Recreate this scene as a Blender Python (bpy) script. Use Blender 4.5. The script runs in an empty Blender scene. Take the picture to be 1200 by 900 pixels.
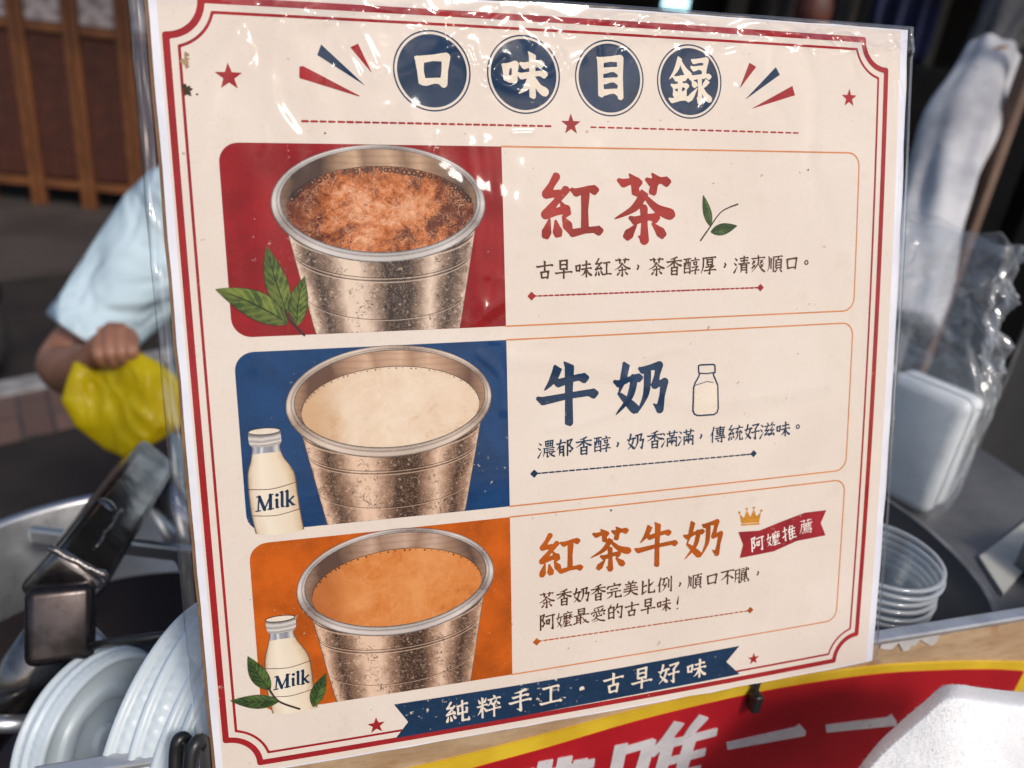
import bpy, bmesh, math, random
import numpy as np
from mathutils import Vector, Matrix, noise as mnoise

random.seed(7)
SC = bpy.context.scene
COL = SC.collection

# ------------------------------------------------------------------ camera, sky, sun, exposure
F = 923.1464                                   # focal length in pixels of a 1200 x 900 frame
M = np.array([[0.99227788, -0.12403473, 0.0],
              [0.05164265, 0.41314117, -0.90920152],
              [0.11277257, 0.90218056, 0.41635633]])      # camera axes in the world
CAM = np.array([0.0, 0.0, 1.5])
cam_d = bpy.data.cameras.new('camera')
cam = bpy.data.objects.new('camera', cam_d)
COL.objects.link(cam)
mw = Matrix(M.tolist()).to_4x4()
mw.translation = Vector(CAM)
cam.matrix_world = mw
cam_d.sensor_width = 36.0
cam_d.lens = F / 1200.0 * 36.0
cam_d.clip_start = 0.01
cam_d.clip_end = 200.0
cam_d.dof.use_dof = True
cam_d.dof.focus_distance = 0.283
cam_d.dof.aperture_fstop = 8.6
SC.camera = cam

SUN_DIR = Vector((0.46, -0.58, 0.68)).normalized()         # towards the sun
world = bpy.data.worlds.new('World')
SC.world = world
world.use_nodes = True
wn = world.node_tree
bg = wn.nodes['Background']
sky = wn.nodes.new('ShaderNodeTexSky')
sky.sky_type = 'NISHITA'
sky.sun_disc = False
sky.sun_elevation = math.asin(SUN_DIR.z)
sky.sun_rotation = math.atan2(SUN_DIR.x, SUN_DIR.y)
sky.air_density = 1.0
sky.dust_density = 3.0
wn.links.new(sky.outputs[0], bg.inputs[0])
bg.inputs[1].default_value = 0.11
sun_d = bpy.data.lights.new('sun', 'SUN')
sun_d.energy = 1.5
sun_d.angle = math.radians(11)
sun_d.color = (1.0, 0.95, 0.88)
sun = bpy.data.objects.new('sun', sun_d)
COL.objects.link(sun)
sun.rotation_euler = SUN_DIR.to_track_quat('Z', 'Y').to_euler()
SC.view_settings.view_transform = 'Standard'
SC.view_settings.look = 'None'
SC.view_settings.gamma = 1.0
SC.view_settings.exposure = 0.36
SC.render.engine = 'CYCLES'
SC.cycles.use_denoising = True
SC.cycles.max_bounces = 8
SC.cycles.transparent_max_bounces = 12
SC.cycles.sample_clamp_indirect = 4.0
SC.cycles.caustics_reflective = False
SC.cycles.caustics_refractive = False

# ------------------------------------------------------------------ measuring helpers
BR = np.array([[0.96383908, -0.02026348, 0.26571343],
               [0.06160622, 0.98703729, -0.14819600],
               [-0.25926609, 0.15920670, 0.95259347]])     # sign axes in the camera frame
BT = np.array([0.02357716, -0.00209568, -0.28780443])
K1, K2 = 0.09737510, 0.15187746                            # the slight bow of the sign
BW = M @ BR
BO = CAM + M @ BT


def surf(u, v):
    return -(K1 * u * u + K2 * v * v)


def P(px, py):
    """photo pixel -> (u, v) on the bowed sign, metres"""
    d = BR.T @ np.array([(px - 600) / F, -(py - 450) / F, -1.0])
    c = -BR.T @ BT
    w = 0.0
    for _ in range(8):
        s = (w - c[2]) / d[2]
        u, v = c[0] + s * d[0], c[1] + s * d[1]
        w = surf(u, v)
    return np.array([u, v])


def PP(pts, ox=0.0, oy=0.0, sc=1.0):
    return [P(ox + x / sc, oy + y / sc) for x, y in pts]


def ray(px, py):
    return M @ np.array([(px - 600) / F, -(py - 450) / F, -1.0])


def at(px, py, d):
    return CAM + d * ray(px, py)


def hit(px, py, p0, n):
    r = ray(px, py)
    return CAM + r * (((np.array(p0) - CAM) @ np.array(n)) / (r @ np.array(n)))


# ------------------------------------------------------------------ object helpers
def thing(name, label, cat, group=None, loc=(0, 0, 0), rot=(0, 0, 0)):
    o = bpy.data.objects.new(name, None)
    COL.objects.link(o)
    o.empty_display_size = 0.05
    o.location = loc
    o.rotation_euler = rot
    return tag(o, label, cat, group)


def tag(o, label, cat, group=None):
    o['label'] = label
    o['category'] = cat
    if group:
        o['group'] = group
    return o


def structure(o):
    o['kind'] = 'structure'
    return o


def link(name, me, mat=None, parent=None, smooth=False):
    o = bpy.data.objects.new(name, me)
    COL.objects.link(o)
    if mat is not None:
        me.materials.append(mat)
    if smooth:
        me.polygons.foreach_set('use_smooth', [True] * len(me.polygons))
    if parent is not None:
        o.parent = parent
    return o


def mesh_obj(name, verts, faces, mat=None, parent=None, smooth=False, uvs=None):
    me = bpy.data.meshes.new(name)
    me.from_pydata([tuple(map(float, v)) for v in verts], [], [tuple(map(int, f)) for f in faces])
    if uvs is not None:
        lay = me.uv_layers.new(name='UVMap')
        for p in me.polygons:
            for li in p.loop_indices:
                lay.data[li].uv = uvs[me.loops[li].vertex_index]
    me.update()
    return link(name, me, mat, parent, smooth)


def bm_obj(name, bm, mat=None, parent=None, smooth=False):
    me = bpy.data.meshes.new(name)
    bmesh.ops.recalc_face_normals(bm, faces=bm.faces)
    bm.to_mesh(me)
    bm.free()
    return link(name, me, mat, parent, smooth)


def frame(x, y, z, o):
    m = Matrix((Vector(x), Vector(y), Vector(z))).transposed().to_4x4()
    m.translation = Vector(o)
    return m


def add_box(bm, size, mtx=None, bevel=0.0, seg=2):
    r = bmesh.ops.create_cube(bm, size=1.0)
    vs = r['verts']
    for v in vs:
        v.co = Vector((v.co.x * size[0], v.co.y * size[1], v.co.z * size[2]))
    if bevel:
        es = list({e for v in vs for e in v.link_edges})
        rb = bmesh.ops.bevel(bm, geom=es, offset=bevel, segments=seg, affect='EDGES', profile=0.5)
        vs = list({v for f in rb['faces'] for v in f.verts} | {v for v in vs if v.is_valid})
    if mtx is not None:
        bmesh.ops.transform(bm, matrix=mtx, verts=vs)
    return vs


def add_tube(bm, pts, radii, n=14, cap=True):
    pts = [Vector(p) for p in pts]
    if not hasattr(radii, '__len__'):
        radii = [radii] * len(pts)
    rings = []
    prev = None
    for i, p in enumerate(pts):
        d = (pts[min(i + 1, len(pts) - 1)] - pts[max(i - 1, 0)]).normalized()
        if prev is None:
            a = d.orthogonal().normalized()
        else:
            a = (prev - d * prev.dot(d)).normalized()
        prev = a
        b = d.cross(a)
        rings.append([bm.verts.new(p + (a * math.cos(t) + b * math.sin(t)) * radii[i])
                      for t in [2 * math.pi * k / n for k in range(n)]])
    for r0, r1 in zip(rings, rings[1:]):
        for k in range(n):
            bm.faces.new((r0[k], r0[(k + 1) % n], r1[(k + 1) % n], r1[k]))
    if cap:
        bm.faces.new(rings[0][::-1])
        bm.faces.new(rings[-1])


def add_lathe(bm, prof, n=64, mtx=None, bump=None):
    """profile of (radius, height) turned round z"""
    rings = []
    for i, (r, z) in enumerate(prof):
        ring = []
        for k in range(n):
            t = 2 * math.pi * k / n
            rr = r + (bump(i, t) if bump else 0.0)
            v = Vector((rr * math.cos(t), rr * math.sin(t), z))
            if mtx is not None:
                v = mtx @ v
            ring.append(bm.verts.new(v))
        rings.append(ring)
    for r0, r1 in zip(rings, rings[1:]):
        for k in range(n):
            bm.faces.new((r0[k], r0[(k + 1) % n], r1[(k + 1) % n], r1[k]))
    return rings


def crom(pts, n=8):
    """Catmull-Rom through the points"""
    pts = [np.array(p, float) for p in pts]
    out = []
    for i in range(len(pts) - 1):
        p0, p1, p2, p3 = pts[max(i - 1, 0)], pts[i], pts[i + 1], pts[min(i + 2, len(pts) - 1)]
        for k in range(n):
            t = k / n
            out.append(0.5 * (2 * p1 + (p2 - p0) * t + (2 * p0 - 5 * p1 + 4 * p2 - p3) * t * t
                              + (3 * p1 - p0 - 3 * p2 + p3) * t ** 3))
    out.append(pts[-1])
    return out


# ------------------------------------------------------------------ material helpers
class NT:
    def __init__(self, name):
        self.m = bpy.data.materials.new(name)
        self.m.use_nodes = True
        self.t = self.m.node_tree
        self.b = self.t.nodes['Principled BSDF']
        self.out = self.t.nodes['Material Output']

    def n(self, kind, **kw):
        nd = self.t.nodes.new('ShaderNode' + kind)
        for k, v in kw.items():
            setattr(nd, k, v)
        return nd

    def l(self, a, b):
        self.t.links.new(a, b)

    def val(self, sock, v):
        if hasattr(v, 'links'):
            self.l(v, sock)
        else:
            sock.default_value = v

    def math(self, op, a, b=None, c=None, clamp=False):
        nd = self.n('Math', operation=op)
        nd.use_clamp = clamp
        self.val(nd.inputs[0], a)
        if b is not None:
            self.val(nd.inputs[1], b)
        if c is not None:
            self.val(nd.inputs[2], c)
        return nd.outputs[0]

    def mix(self, f, a, b):
        nd = self.n('Mix', data_type='RGBA')
        self.val(nd.inputs[0], f)
        for s, v in ((nd.inputs[6], a), (nd.inputs[7], b)):
            if hasattr(v, 'links'):
                self.l(v, s)
            else:
                s.default_value = (*v[:3], 1.0)
        return nd.outputs[2]

    def noise(self, scale, detail=4.0, rough=0.55, vec=None, dist=0.0):
        nd = self.n('TexNoise')
        nd.inputs['Scale'].default_value = scale
        nd.inputs['Detail'].default_value = detail
        nd.inputs['Roughness'].default_value = rough
        nd.inputs['Distortion'].default_value = dist
        if vec is None:
            vec = self.coord()
        self.l(vec, nd.inputs['Vector'])
        return nd.outputs[0]

    def coord(self, which='Object'):
        if not hasattr(self, '_tc'):
            self._tc = self.n('TexCoord')
        return self._tc.outputs[which]

    def uv(self):
        s = self.n('SeparateXYZ')
        self.l(self.coord('UV'), s.inputs[0])
        return s.outputs[0], s.outputs[1]

    def ramp(self, f, stops, interp='LINEAR'):
        nd = self.n('ValToRGB')
        nd.color_ramp.interpolation = interp
        els = nd.color_ramp.elements
        while len(els) < len(stops):
            els.new(0.5)
        for e, (p, c) in zip(els, stops):
            e.position = p
            e.color = (*c, 1.0) if hasattr(c, '__len__') else (c, c, c, 1.0)
        self.val(nd.inputs[0], f)
        return nd.outputs[0]

    def step(self, f, lo, hi):
        nd = self.n('MapRange')
        nd.interpolation_type = 'SMOOTHSTEP'
        self.val(nd.inputs[0], f)
        nd.inputs[1].default_value = lo
        nd.inputs[2].default_value = hi
        return nd.outputs[0]

    def bump(self, h, strength=0.2, dist=0.001):
        nd = self.n('Bump')
        nd.inputs['Strength'].default_value = strength
        nd.inputs['Distance'].default_value = dist
        self.l(h, nd.inputs['Height'])
        self.l(nd.outputs[0], self.b.inputs['Normal'])

    def set(self, color=None, rough=None, metal=None, **kw):
        if color is not None:
            s = self.b.inputs['Base Color']
            if hasattr(color, 'links'):
                self.l(color, s)
            else:
                s.default_value = (*color[:3], 1.0)
        if rough is not None:
            self.val(self.b.inputs['Roughness'], rough)
        if metal is not None:
            self.b.inputs['Metallic'].default_value = metal
        for k, v in kw.items():
            self.val(self.b.inputs[k.replace('_', ' ')], v)
        return self.m


def simple(name, c1, c2=None, scale=40.0, rough=0.6, metal=0.0, bump=0.0, bdist=0.001, bscale=None, **kw):
    """two-tone noise material"""
    t = NT(name)
    c2 = c2 or tuple(x * 0.75 for x in c1)
    col = t.mix(t.step(t.noise(scale, 5), 0.35, 0.65), c1, c2)
    t.set(col, rough, metal, **kw)
    if bump:
        t.bump(t.noise(bscale or scale * 4, 4), bump, bdist)
    return t.m


CREAM = (0.67, 0.575, 0.498)


def ink(name, col, wear=0.5, var=0.15, seed=0.0):
    """printing ink with specks where the paper tone shows through"""
    t = NT(name)
    mp = t.n('Mapping')
    mp.inputs['Location'].default_value = (seed, seed * 1.7, 0)
    t.l(t.coord(), mp.inputs[0])
    v = mp.outputs[0]
    big = t.noise(38, 3, 0.5, v)
    fine = t.noise(1500, 2, 0.6, v)
    mid = t.noise(420, 3, 0.7, v)
    c = t.mix(t.step(t.noise(60, 6, 0.6, v), 0.3, 0.7), tuple(x * (1 - var) for x in col), tuple(min(1, x * (1 + var)) for x in col))
    c = t.mix(t.math('MULTIPLY', t.step(fine, 0.45, 0.8), 0.25), c, tuple(min(1, x * 1.8 + 0.01) for x in col))
    speck = t.math('ADD', t.math('MULTIPLY', mid, 0.75), t.math('MULTIPLY', big, 0.35))
    speck = t.step(speck, 0.735 - 0.05 * wear, 0.80 - 0.05 * wear)
    c = t.mix(t.math('MULTIPLY', speck, min(1.0, 0.35 + wear * 0.5)), c, CREAM)
    return t.set(c, 0.7, Specular_IOR_Level=0.1)


INK = {
    'red': ink('ink_red', (0.30, 0.014, 0.018), 0.5, seed=0),
    'panel_red': ink('ink_panel_red', (0.25, 0.008, 0.010), 0.7, 0.2, seed=1),
    'head_red': ink('ink_heading_red', (0.29, 0.022, 0.016), 0.6, 0.25, seed=2),
    'navy': ink('ink_navy', (0.010, 0.030, 0.072), 0.7, 0.2, seed=3),
    'panel_blue': ink('ink_panel_blue', (0.006, 0.040, 0.125), 0.7, 0.2, seed=4),
    'ribbon_navy': ink('ink_ribbon_navy', (0.009, 0.030, 0.072), 1.0, 0.2, seed=5),
    'orange': ink('ink_orange', (0.52, 0.14, 0.02), 0.6, 0.2, seed=6),
    'panel_orange': ink('ink_panel_orange', (0.44, 0.085, 0.006), 0.6, 0.25, seed=7),
    'head_orange': ink('ink_heading_orange', (0.36, 0.075, 0.006), 0.5, 0.25, seed=8),
    'line_orange': ink('ink_line_orange', (0.55, 0.20, 0.06), 0.4, 0.1, seed=9),
    'brown': ink('ink_brown', (0.075, 0.03, 0.016), 0.3, 0.3, seed=10),
    'cream': ink('ink_cream', (0.70, 0.60, 0.49), 0.0, 0.05, seed=11),
    'dark': ink('ink_dark_line', (0.04, 0.026, 0.02), 0.2, 0.3, seed=12),
    'maroon': ink('ink_maroon', (0.27, 0.018, 0.025), 0.5, 0.2, seed=13),
    'gold': ink('ink_gold', (0.60, 0.25, 0.03), 0.4, 0.25, seed=14),
    'white': ink('ink_white', (0.80, 0.74, 0.68), 0.0, 0.05, seed=15),
}

# ------------------------------------------------------------------ printing: signed distance -> flat mesh on the bowed sheet


def sd_seg(U, V, a, b, wa, wb):
    a = np.asarray(a, float)
    d = np.asarray(b, float) - a
    L = max(d @ d, 1e-18)
    t = np.clip(((U - a[0]) * d[0] + (V - a[1]) * d[1]) / L, 0, 1)
    return np.hypot(U - a[0] - t * d[0], V - a[1] - t * d[1]) - 0.5 * (wa + (wb - wa) * t)


def sd_line(pts, w):
    def fn(U, V):
        s = np.full(U.shape, 1e9)
        for i in range(len(pts) - 1):
            wa = w[i] if hasattr(w, '__len__') else w
            wb = w[i + 1] if hasattr(w, '__len__') else w
            s = np.minimum(s, sd_seg(U, V, pts[i], pts[i + 1], wa, wb))
        return s
    return fn


def sd_poly(pts):
    pts = [np.asarray(p, float) for p in pts]

    def fn(U, V):
        d = np.full(U.shape, 1e9)
        ins = np.zeros(U.shape, bool)
        for i in range(len(pts)):
            a, b = pts[i], pts[(i + 1) % len(pts)]
            d = np.minimum(d, sd_seg(U, V, a, b, 0, 0))
            if a[1] != b[1]:
                c = ((a[1] > V) != (b[1] > V)) & (U < (b[0] - a[0]) * (V - a[1]) / (b[1] - a[1]) + a[0])
                ins ^= c
        return np.where(ins, -d, d)
    return fn


def sd_circle(c, r, r_in=None):
    def fn(U, V):
        d = np.hypot(U - c[0], V - c[1])
        return d - r if r_in is None else np.maximum(d - r, r_in - d)
    return fn


def union(fns):
    def fn(U, V):
        s = fns[0](U, V)
        for f in fns[1:]:
            s = np.minimum(s, f(U, V))
        return s
    return fn


def bbox_of(pts, pad):
    a = np.array(pts)
    return (a[:, 0].min() - pad, a[:, 1].min() - pad, a[:, 0].max() + pad, a[:, 1].max() + pad)


def march(fn, bb, h, acc, maxrun=0.004):
    """fill the inside of fn over bbox bb; append (u, v) verts and faces to acc"""
    V_, F_ = acc
    nx, ny = max(2, int(math.ceil((bb[2] - bb[0]) / h))), max(2, int(math.ceil((bb[3] - bb[1]) / h)))
    xs, ys = bb[0] + h * np.arange(nx + 1), bb[1] + h * np.arange(ny + 1)
    U, V = np.meshgrid(xs, ys)
    S = fn(U, V)
    ins = S < 0
    code = ins[:-1, :-1] * 1 + ins[:-1, 1:] * 2 + ins[1:, 1:] * 4 + ins[1:, :-1] * 8
    vid = {}

    def gv(j, i):
        k = (j, i)
        if k not in vid:
            vid[k] = len(V_)
            V_.append((xs[i], ys[j]))
        return vid[k]

    def ev(j0, i0, j1, i1):
        k = (j0, i0, j1, i1) if (j0, i0) < (j1, i1) else (j1, i1, j0, i0)
        if k not in vid:
            a, b = S[k[0], k[1]], S[k[2], k[3]]
            t = a / (a - b)
            vid[k] = len(V_)
            V_.append((xs[k[1]] + t * (xs[k[3]] - xs[k[1]]), ys[k[0]] + t * (ys[k[2]] - ys[k[0]])))
        return vid[k]
    mr = max(1, int(maxrun / h))
    for j in range(ny):
        row = code[j]
        idx = np.nonzero(row)[0]
        p = 0
        while p < len(idx):
            i = int(idx[p])
            if row[i] == 15:
                q = p
                while q + 1 < len(idx) and idx[q + 1] == idx[q] + 1 and row[idx[q + 1]] == 15 and q - p + 1 < mr:
                    q += 1
                i2 = int(idx[q]) + 1
                F_.append((gv(j, i), gv(j, i2), gv(j + 1, i2), gv(j + 1, i)))
                p = q + 1
                continue
            cs = [(j, i), (j, i + 1), (j + 1, i + 1), (j + 1, i)]
            poly = []
            for k in range(4):
                a, b = cs[k], cs[(k + 1) % 4]
                if ins[a]:
                    poly.append(gv(*a))
                if ins[a] != ins[b]:
                    poly.append(ev(*a, *b))
            if len(poly) >= 3:
                F_.append(tuple(poly))
            p += 1


LAY = 2.2e-5


def stamp(name, acc, mat, layer, parent):
    V_, F_ = acc
    vs = [(u, v, surf(u, v) + layer * LAY) for u, v in V_]
    return mesh_obj(name, vs, F_, mat, parent)


def printed(name, items, mat, layer, parent, h=0.00025):
    """items: list of (sdf, bbox)"""
    acc = ([], [])
    for fn, bb in items:
        march(fn, bb, h, acc)
    return stamp(name, acc, mat, layer, parent)


def grid_print(name, rows, mat, layer, parent, clampv=None, span=None):
    """rows of (u, v) points -> UV-mapped sheet on the sign"""
    n = len(rows[0])
    vs, uvs, fs = [], [], []
    for j, r in enumerate(rows):
        for i, (u, v) in enumerate(r):
            if clampv is not None:
                v = max(v, clampv)
            vs.append((u, v, surf(u, v) + layer * LAY))
            uvs.append(((u - span[0]) / (span[1] - span[0]) if span else i / (n - 1), j / (len(rows) - 1)))
    for j in range(len(rows) - 1):
        for i in range(n - 1):
            q = (j * n + i, (j + 1) * n + i, (j + 1) * n + i + 1, j * n + i + 1)
            a, b, c = (np.array(vs[k]) for k in (q[0], q[1], q[2]))
            if np.linalg.norm(np.cross(b - a, c - a)) < 1e-11:
                continue
            fs.append(q)
    return mesh_obj(name, vs, fs, mat, parent, uvs=uvs)


# ------------------------------------------------------------------ brush lettering (each glyph as brush strokes on a 100 x 100 square, y down)
GL = {
    '口': 'v18,26 24,82;z18,26 82,20 74,80;h24,76 78,74',
    '目': 'v24,8 26,94;z24,10 76,6 76,94;h28,34 74,32;h28,58 74,56;h28,84 74,82',
    '未': 'h14,30 86,24;h4,52 96,46;v50,4 50,98;p46,54 30,76 4,90;n54,54 72,76 98,88',
    '味': '@口,2,22,36,74;@未,34,4,100,100',
    '金': 'p50,0 32,26 0,48;n50,4 74,26 100,40;h22,46 78,43;h12,64 88,61;v50,46 50,92;d20,72 32,86;d80,70 66,86;h2,96 98,91',
    '彔': 'z20,6 80,3 68,38;h14,22 70,20;h2,42 98,37;g52,40 52,94 38,84;d16,48 32,60;t8,86 40,64;p86,48 74,56 62,64;n56,58 76,78 100,90',
    '錄': '@金,0,4,50,96;@彔,46,2,100,100',
    '糸': 'z54,0 20,27 60,27;z84,20 16,58 84,50;d66,40 88,58;d28,66 14,92;d48,68 56,90;d72,62 92,80',
    '工': 'h14,18 86,13;v50,16 50,84;h2,88 98,84',
    '紅': '@糸,0,0,50,100;@工,44,8,100,96',
    '艹': 'h4,36 42,32;v30,4 34,96;h56,32 96,26;v72,0 66,92',
    '茶': '@艹,6,0,94,30;p50,26 34,48 2,64;n50,30 72,50 100,60;h28,66 72,62;g50,48 50,96 40,90;d36,74 20,92;d64,72 82,90',
    '牛': 'p34,8 26,26 12,42;h28,31 82,25;h2,58 98,51;v52,2 52,100',
    '女': 'p42,0 30,30 14,58;n14,58 44,74 86,98;p74,26 56,66 4,100;h0,37 98,27',
    '乃': 'g14,12 78,6 64,44 98,40 82,94 58,82;p36,14 32,60 0,98',
    '奶': '@女,0,4,52,96;@乃,44,4,100,98',
    '古': 'h4,32 96,24;v50,2 50,54;@口,18,46,82,104',
    '日': 'v12,4 14,98;z12,6 88,2 86,98;h16,48 84,46;h16,92 84,90',
    '早': '@日,24,2,76,52;h2,70 98,64;v50,52 50,100',
    '禾': 'p68,0 48,9 24,14;h4,28 96,21;v50,10 50,54;p46,28 30,44 2,60;n54,28 74,44 98,52',
    '香': '@禾,0,0,100,96;@日,28,56,74,100',
    '酉': 'h2,8 98,4;v12,30 14,98;z12,32 90,28 88,98;p38,8 36,40 24,58;v62,6 64,54;h20,66 82,64;h16,91 84,89',
    '享': 'd46,0 56,12;h2,20 98,15;@口,24,22,78,52;z14,60 80,56 54,72;g54,70 54,98 38,92;h2,81 98,76',
    '醇': '@酉,0,8,46,96;@享,46,4,100,98',
    '厚': 'h12,10 96,5;p18,10 16,60 2,98;@日,36,16,80,50;z34,60 80,56 58,70;g58,70 58,98 44,92;h22,80 98,75',
    '氵': 'd20,6 76,22;d2,36 58,52;t4,98 90,56',
    '月': 'p10,4 12,60 0,98;g10,6 88,2 88,98 68,90;h14,34 84,32;h14,62 84,60',
    '清': '@氵,0,8,26,98;h38,16 92,12;h42,30 88,27;h30,47 100,42;v65,2 65,44;@月,42,52,88,100',
    '爽': 'h6,20 94,13;p50,2 48,50 6,98;n52,50 70,78 98,98;d14,30 28,42;d30,28 12,50;d14,54 28,66;d32,52 8,76;d64,28 78,40;d82,24 62,48;d64,52 80,64;d86,46 64,72',
    '頁': 'h2,8 98,3;p52,8 44,18 34,24;v16,26 16,78;z16,28 84,24 84,78;h18,44 82,42;h18,60 82,58;h18,76 82,74;d36,82 4,100;d64,82 94,100',
    '順': 'p10,10 12,60 0,96;v24,18 24,80;v40,8 40,98;@頁,48,4,100,98',
    '曲': 'v4,10 8,100;z4,14 96,8 92,100;h8,56 92,52;h8,97 92,95;v36,0 36,96;v64,0 64,96',
    '辰': 'h6,6 94,2;p12,4 12,50 0,98;h28,24 86,22;h18,46 98,42;g36,46 36,98 58,80;d86,52 64,66;n48,48 68,78 100,98',
    '農': '@曲,20,0,84,36;@辰,0,44,100,100',
    '濃': '@氵,0,8,26,98;@農,28,2,100,98',
    '有': 'h2,26 98,18;p50,0 36,34 2,64;@月,30,40,82,100',
    '郁': '@有,0,4,56,98;g66,12 92,8 76,40 96,60 82,76 72,68;v66,10 66,100',
    '滿': '@氵,0,8,26,98;h32,22 100,17;v50,6 51,36;v80,4 78,34;h50,36 78,34;v36,48 38,98;g36,50 94,46 94,98 84,92;v65,34 65,90;d54,56 46,76;d54,60 62,78;d78,56 70,76;d78,58 88,74',
    '亻': 'p76,0 50,34 0,60;v50,34 50,100',
    '傳': '@亻,0,4,32,98;h36,14 96,10;v44,24 46,50;z44,25 88,22 86,50;h46,37 86,36;h46,49 86,48;v66,2 66,62;h36,62 94,59;h32,76 100,71;g78,64 78,98 64,92;d46,82 58,94',
    '充': 'd46,0 58,12;h2,22 98,16;z44,24 18,48 80,42;d66,32 90,54;p36,56 30,78 0,98;g64,54 64,92 98,92 96,74',
    '統': '@糸,0,2,46,98;@充,46,2,100,98',
    '好': '@女,0,4,52,96;z54,12 94,8 72,36;g72,36 74,96 58,86;h46,56 100,50',
    '滋': '@氵,0,8,26,98;d46,4 56,16;d88,0 76,16;h30,26 100,20;z50,32 36,52 54,50;z60,46 34,78 62,72;d54,66 64,84;z84,32 70,52 88,50;z94,46 68,78 96,72;d88,66 98,84',
    '完': 'd48,0 56,10;d12,18 8,36;g12,22 92,15 80,32;h28,42 74,38;h6,60 94,55;p38,60 34,82 2,98;g62,58 62,93 98,93 95,75',
    '美': 'd30,2 42,13;d70,0 60,13;h14,22 88,17;h20,37 80,33;h6,52 96,47;v50,20 50,62;h4,68 96,63;p48,62 38,82 2,98;n52,66 70,84 100,98',
    '比': 'v18,8 18,90;h20,46 46,41;t16,94 50,74;d92,24 62,46;g60,4 60,90 98,90 97,70',
    '例': '@亻,0,4,30,98;h32,14 68,9;p48,12 42,36 30,58;p44,34 62,32 52,70 26,98;d40,48 52,62;v76,18 76,74;g94,2 94,98 80,90',
    '不': 'h4,14 96,8;p56,10 38,44 2,68;v52,34 52,100;d62,40 92,64',
    '膩': '@月,0,6,36,100;h42,21 98,15;h46,8 66,6;v46,32 46,80;z46,33 72,31 72,80;h47,48 72,47;h47,63 72,62;h47,78 72,77;d54,84 38,99;d64,84 76,97;g78,0 84,66 99,94 100,72;d88,2 98,12',
    '阿': 'v12,4 12,100;g12,8 34,3 24,38 36,58 26,76 16,68;h42,16 100,9;@口,44,28,72,74;g88,12 88,98 72,90',
    '嬤': '@女,0,6,40,96;d68,0 74,8;h46,15 100,10;p48,14 48,60 38,98;h52,31 72,29;v62,20 62,58;d60,34 52,50;d64,34 71,46;h75,30 99,27;v86,18 86,56;d84,32 76,48;d88,32 99,46;d66,58 52,68;z74,60 54,80 80,76;z86,68 50,96 92,92;d84,84 98,98',
    '最': '@日,24,0,76,34;h2,43 98,38;v20,42 20,88;v44,42 44,100;h22,58 42,57;h22,72 42,70;t2,94 50,80;p54,55 88,51 74,78 52,98;n58,58 74,82 100,96',
    '愛': 'p82,0 50,7 18,10;d20,14 30,26;d46,14 54,25;d84,12 72,25;d10,32 6,46;g10,36 94,30 84,45;d28,46 18,60;g36,44 44,62 72,60 74,48;d52,40 60,50;d80,44 92,56;p40,62 28,78 4,88;p36,71 78,66 56,84 10,100;n38,72 62,90 98,98',
    '的': 'd26,0 16,20;v8,22 10,94;z8,24 42,20 42,92;h12,54 40,52;h12,87 40,85;p68,0 60,24 48,44;g60,24 96,20 90,94 72,84;d62,44 76,62',
    '隹': 'p36,0 22,28 0,48;v20,26 20,100;d56,0 68,14;h22,28 94,23;h22,48 88,45;h22,68 88,65;h20,94 100,89;v56,26 56,92',
    '推': 'h2,28 36,22;g19,2 19,96 8,88;t0,70 36,50;@隹,38,2,100,100',
    '薦': '@艹,6,0,94,22;h14,30 98,25;p16,28 14,60 0,98;v32,36 32,52;h32,40 90,37;v52,28 52,52;v72,28 72,52;h32,53 90,51;d40,56 32,72;h36,64 86,61;g36,75 92,71 88,94 76,99;h38,64 40,66;d30,82 24,95;d42,82 46,94;d56,80 62,92;d68,80 75,90',
    '純': '@糸,0,2,46,98;h48,26 94,16;z52,36 54,60 90,55;v90,34 90,60;g72,2 72,92 99,92 98,76',
    '米': 'd12,8 30,28;d88,4 70,26;h0,43 100,36;v50,0 50,100;p46,44 30,66 2,84;d56,46 94,72',
    '粹': '@米,0,4,44,98;d70,0 76,10;h46,19 100,14;p60,22 56,36 44,48;d60,32 68,44;d84,20 70,46;d82,30 96,44;h44,66 100,60;v72,48 72,100',
    '手': 'p76,2 52,11 24,14;h16,34 86,28;h2,58 98,51;g50,10 52,96 34,87',
    '唯': '@口,0,12,32,80;@隹,30,0,100,100',
    '一': 'h2,54 98,48',
    '年': 'p30,0 20,22 4,38;h26,20 90,15;h24,44 84,40;v26,44 26,66;h0,68 100,62;v56,20 56,100',
    '，': 'd44,38 52,52;d54,46 42,66',
    '！': 'd54,4 48,62;d48,84 49,88',
    '・': 'd50,46 51,52',
    '。': 'o48,50 11',
}


def glyph_strokes(ch, box=(0, 0, 100, 100)):
    x0, y0, x1, y1 = box
    out = []
    for s in GL[ch].split(';'):
        if s[0] == '@':
            c, a, b, d, e = s[1:].split(',')
            a, b, d, e = map(float, (a, b, d, e))
            sub = (x0 + (x1 - x0) * a / 100, y0 + (y1 - y0) * b / 100, x0 + (x1 - x0) * d / 100, y0 + (y1 - y0) * e / 100)
            out += glyph_strokes(c, sub)
        elif s[0] == 'o':
            a, r = s[1:].split(' ')
            a = [float(t) for t in a.split(',')]
            out.append(('o', [(a[0], a[1])], float(r)))
        else:
            pts = [tuple(map(float, t.split(','))) for t in s[1:].split(' ')]
            out.append((s[0], [(x0 + (x1 - x0) * a / 100, y0 + (y1 - y0) * b / 100) for a, b in pts], 1.0))
    return out


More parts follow.
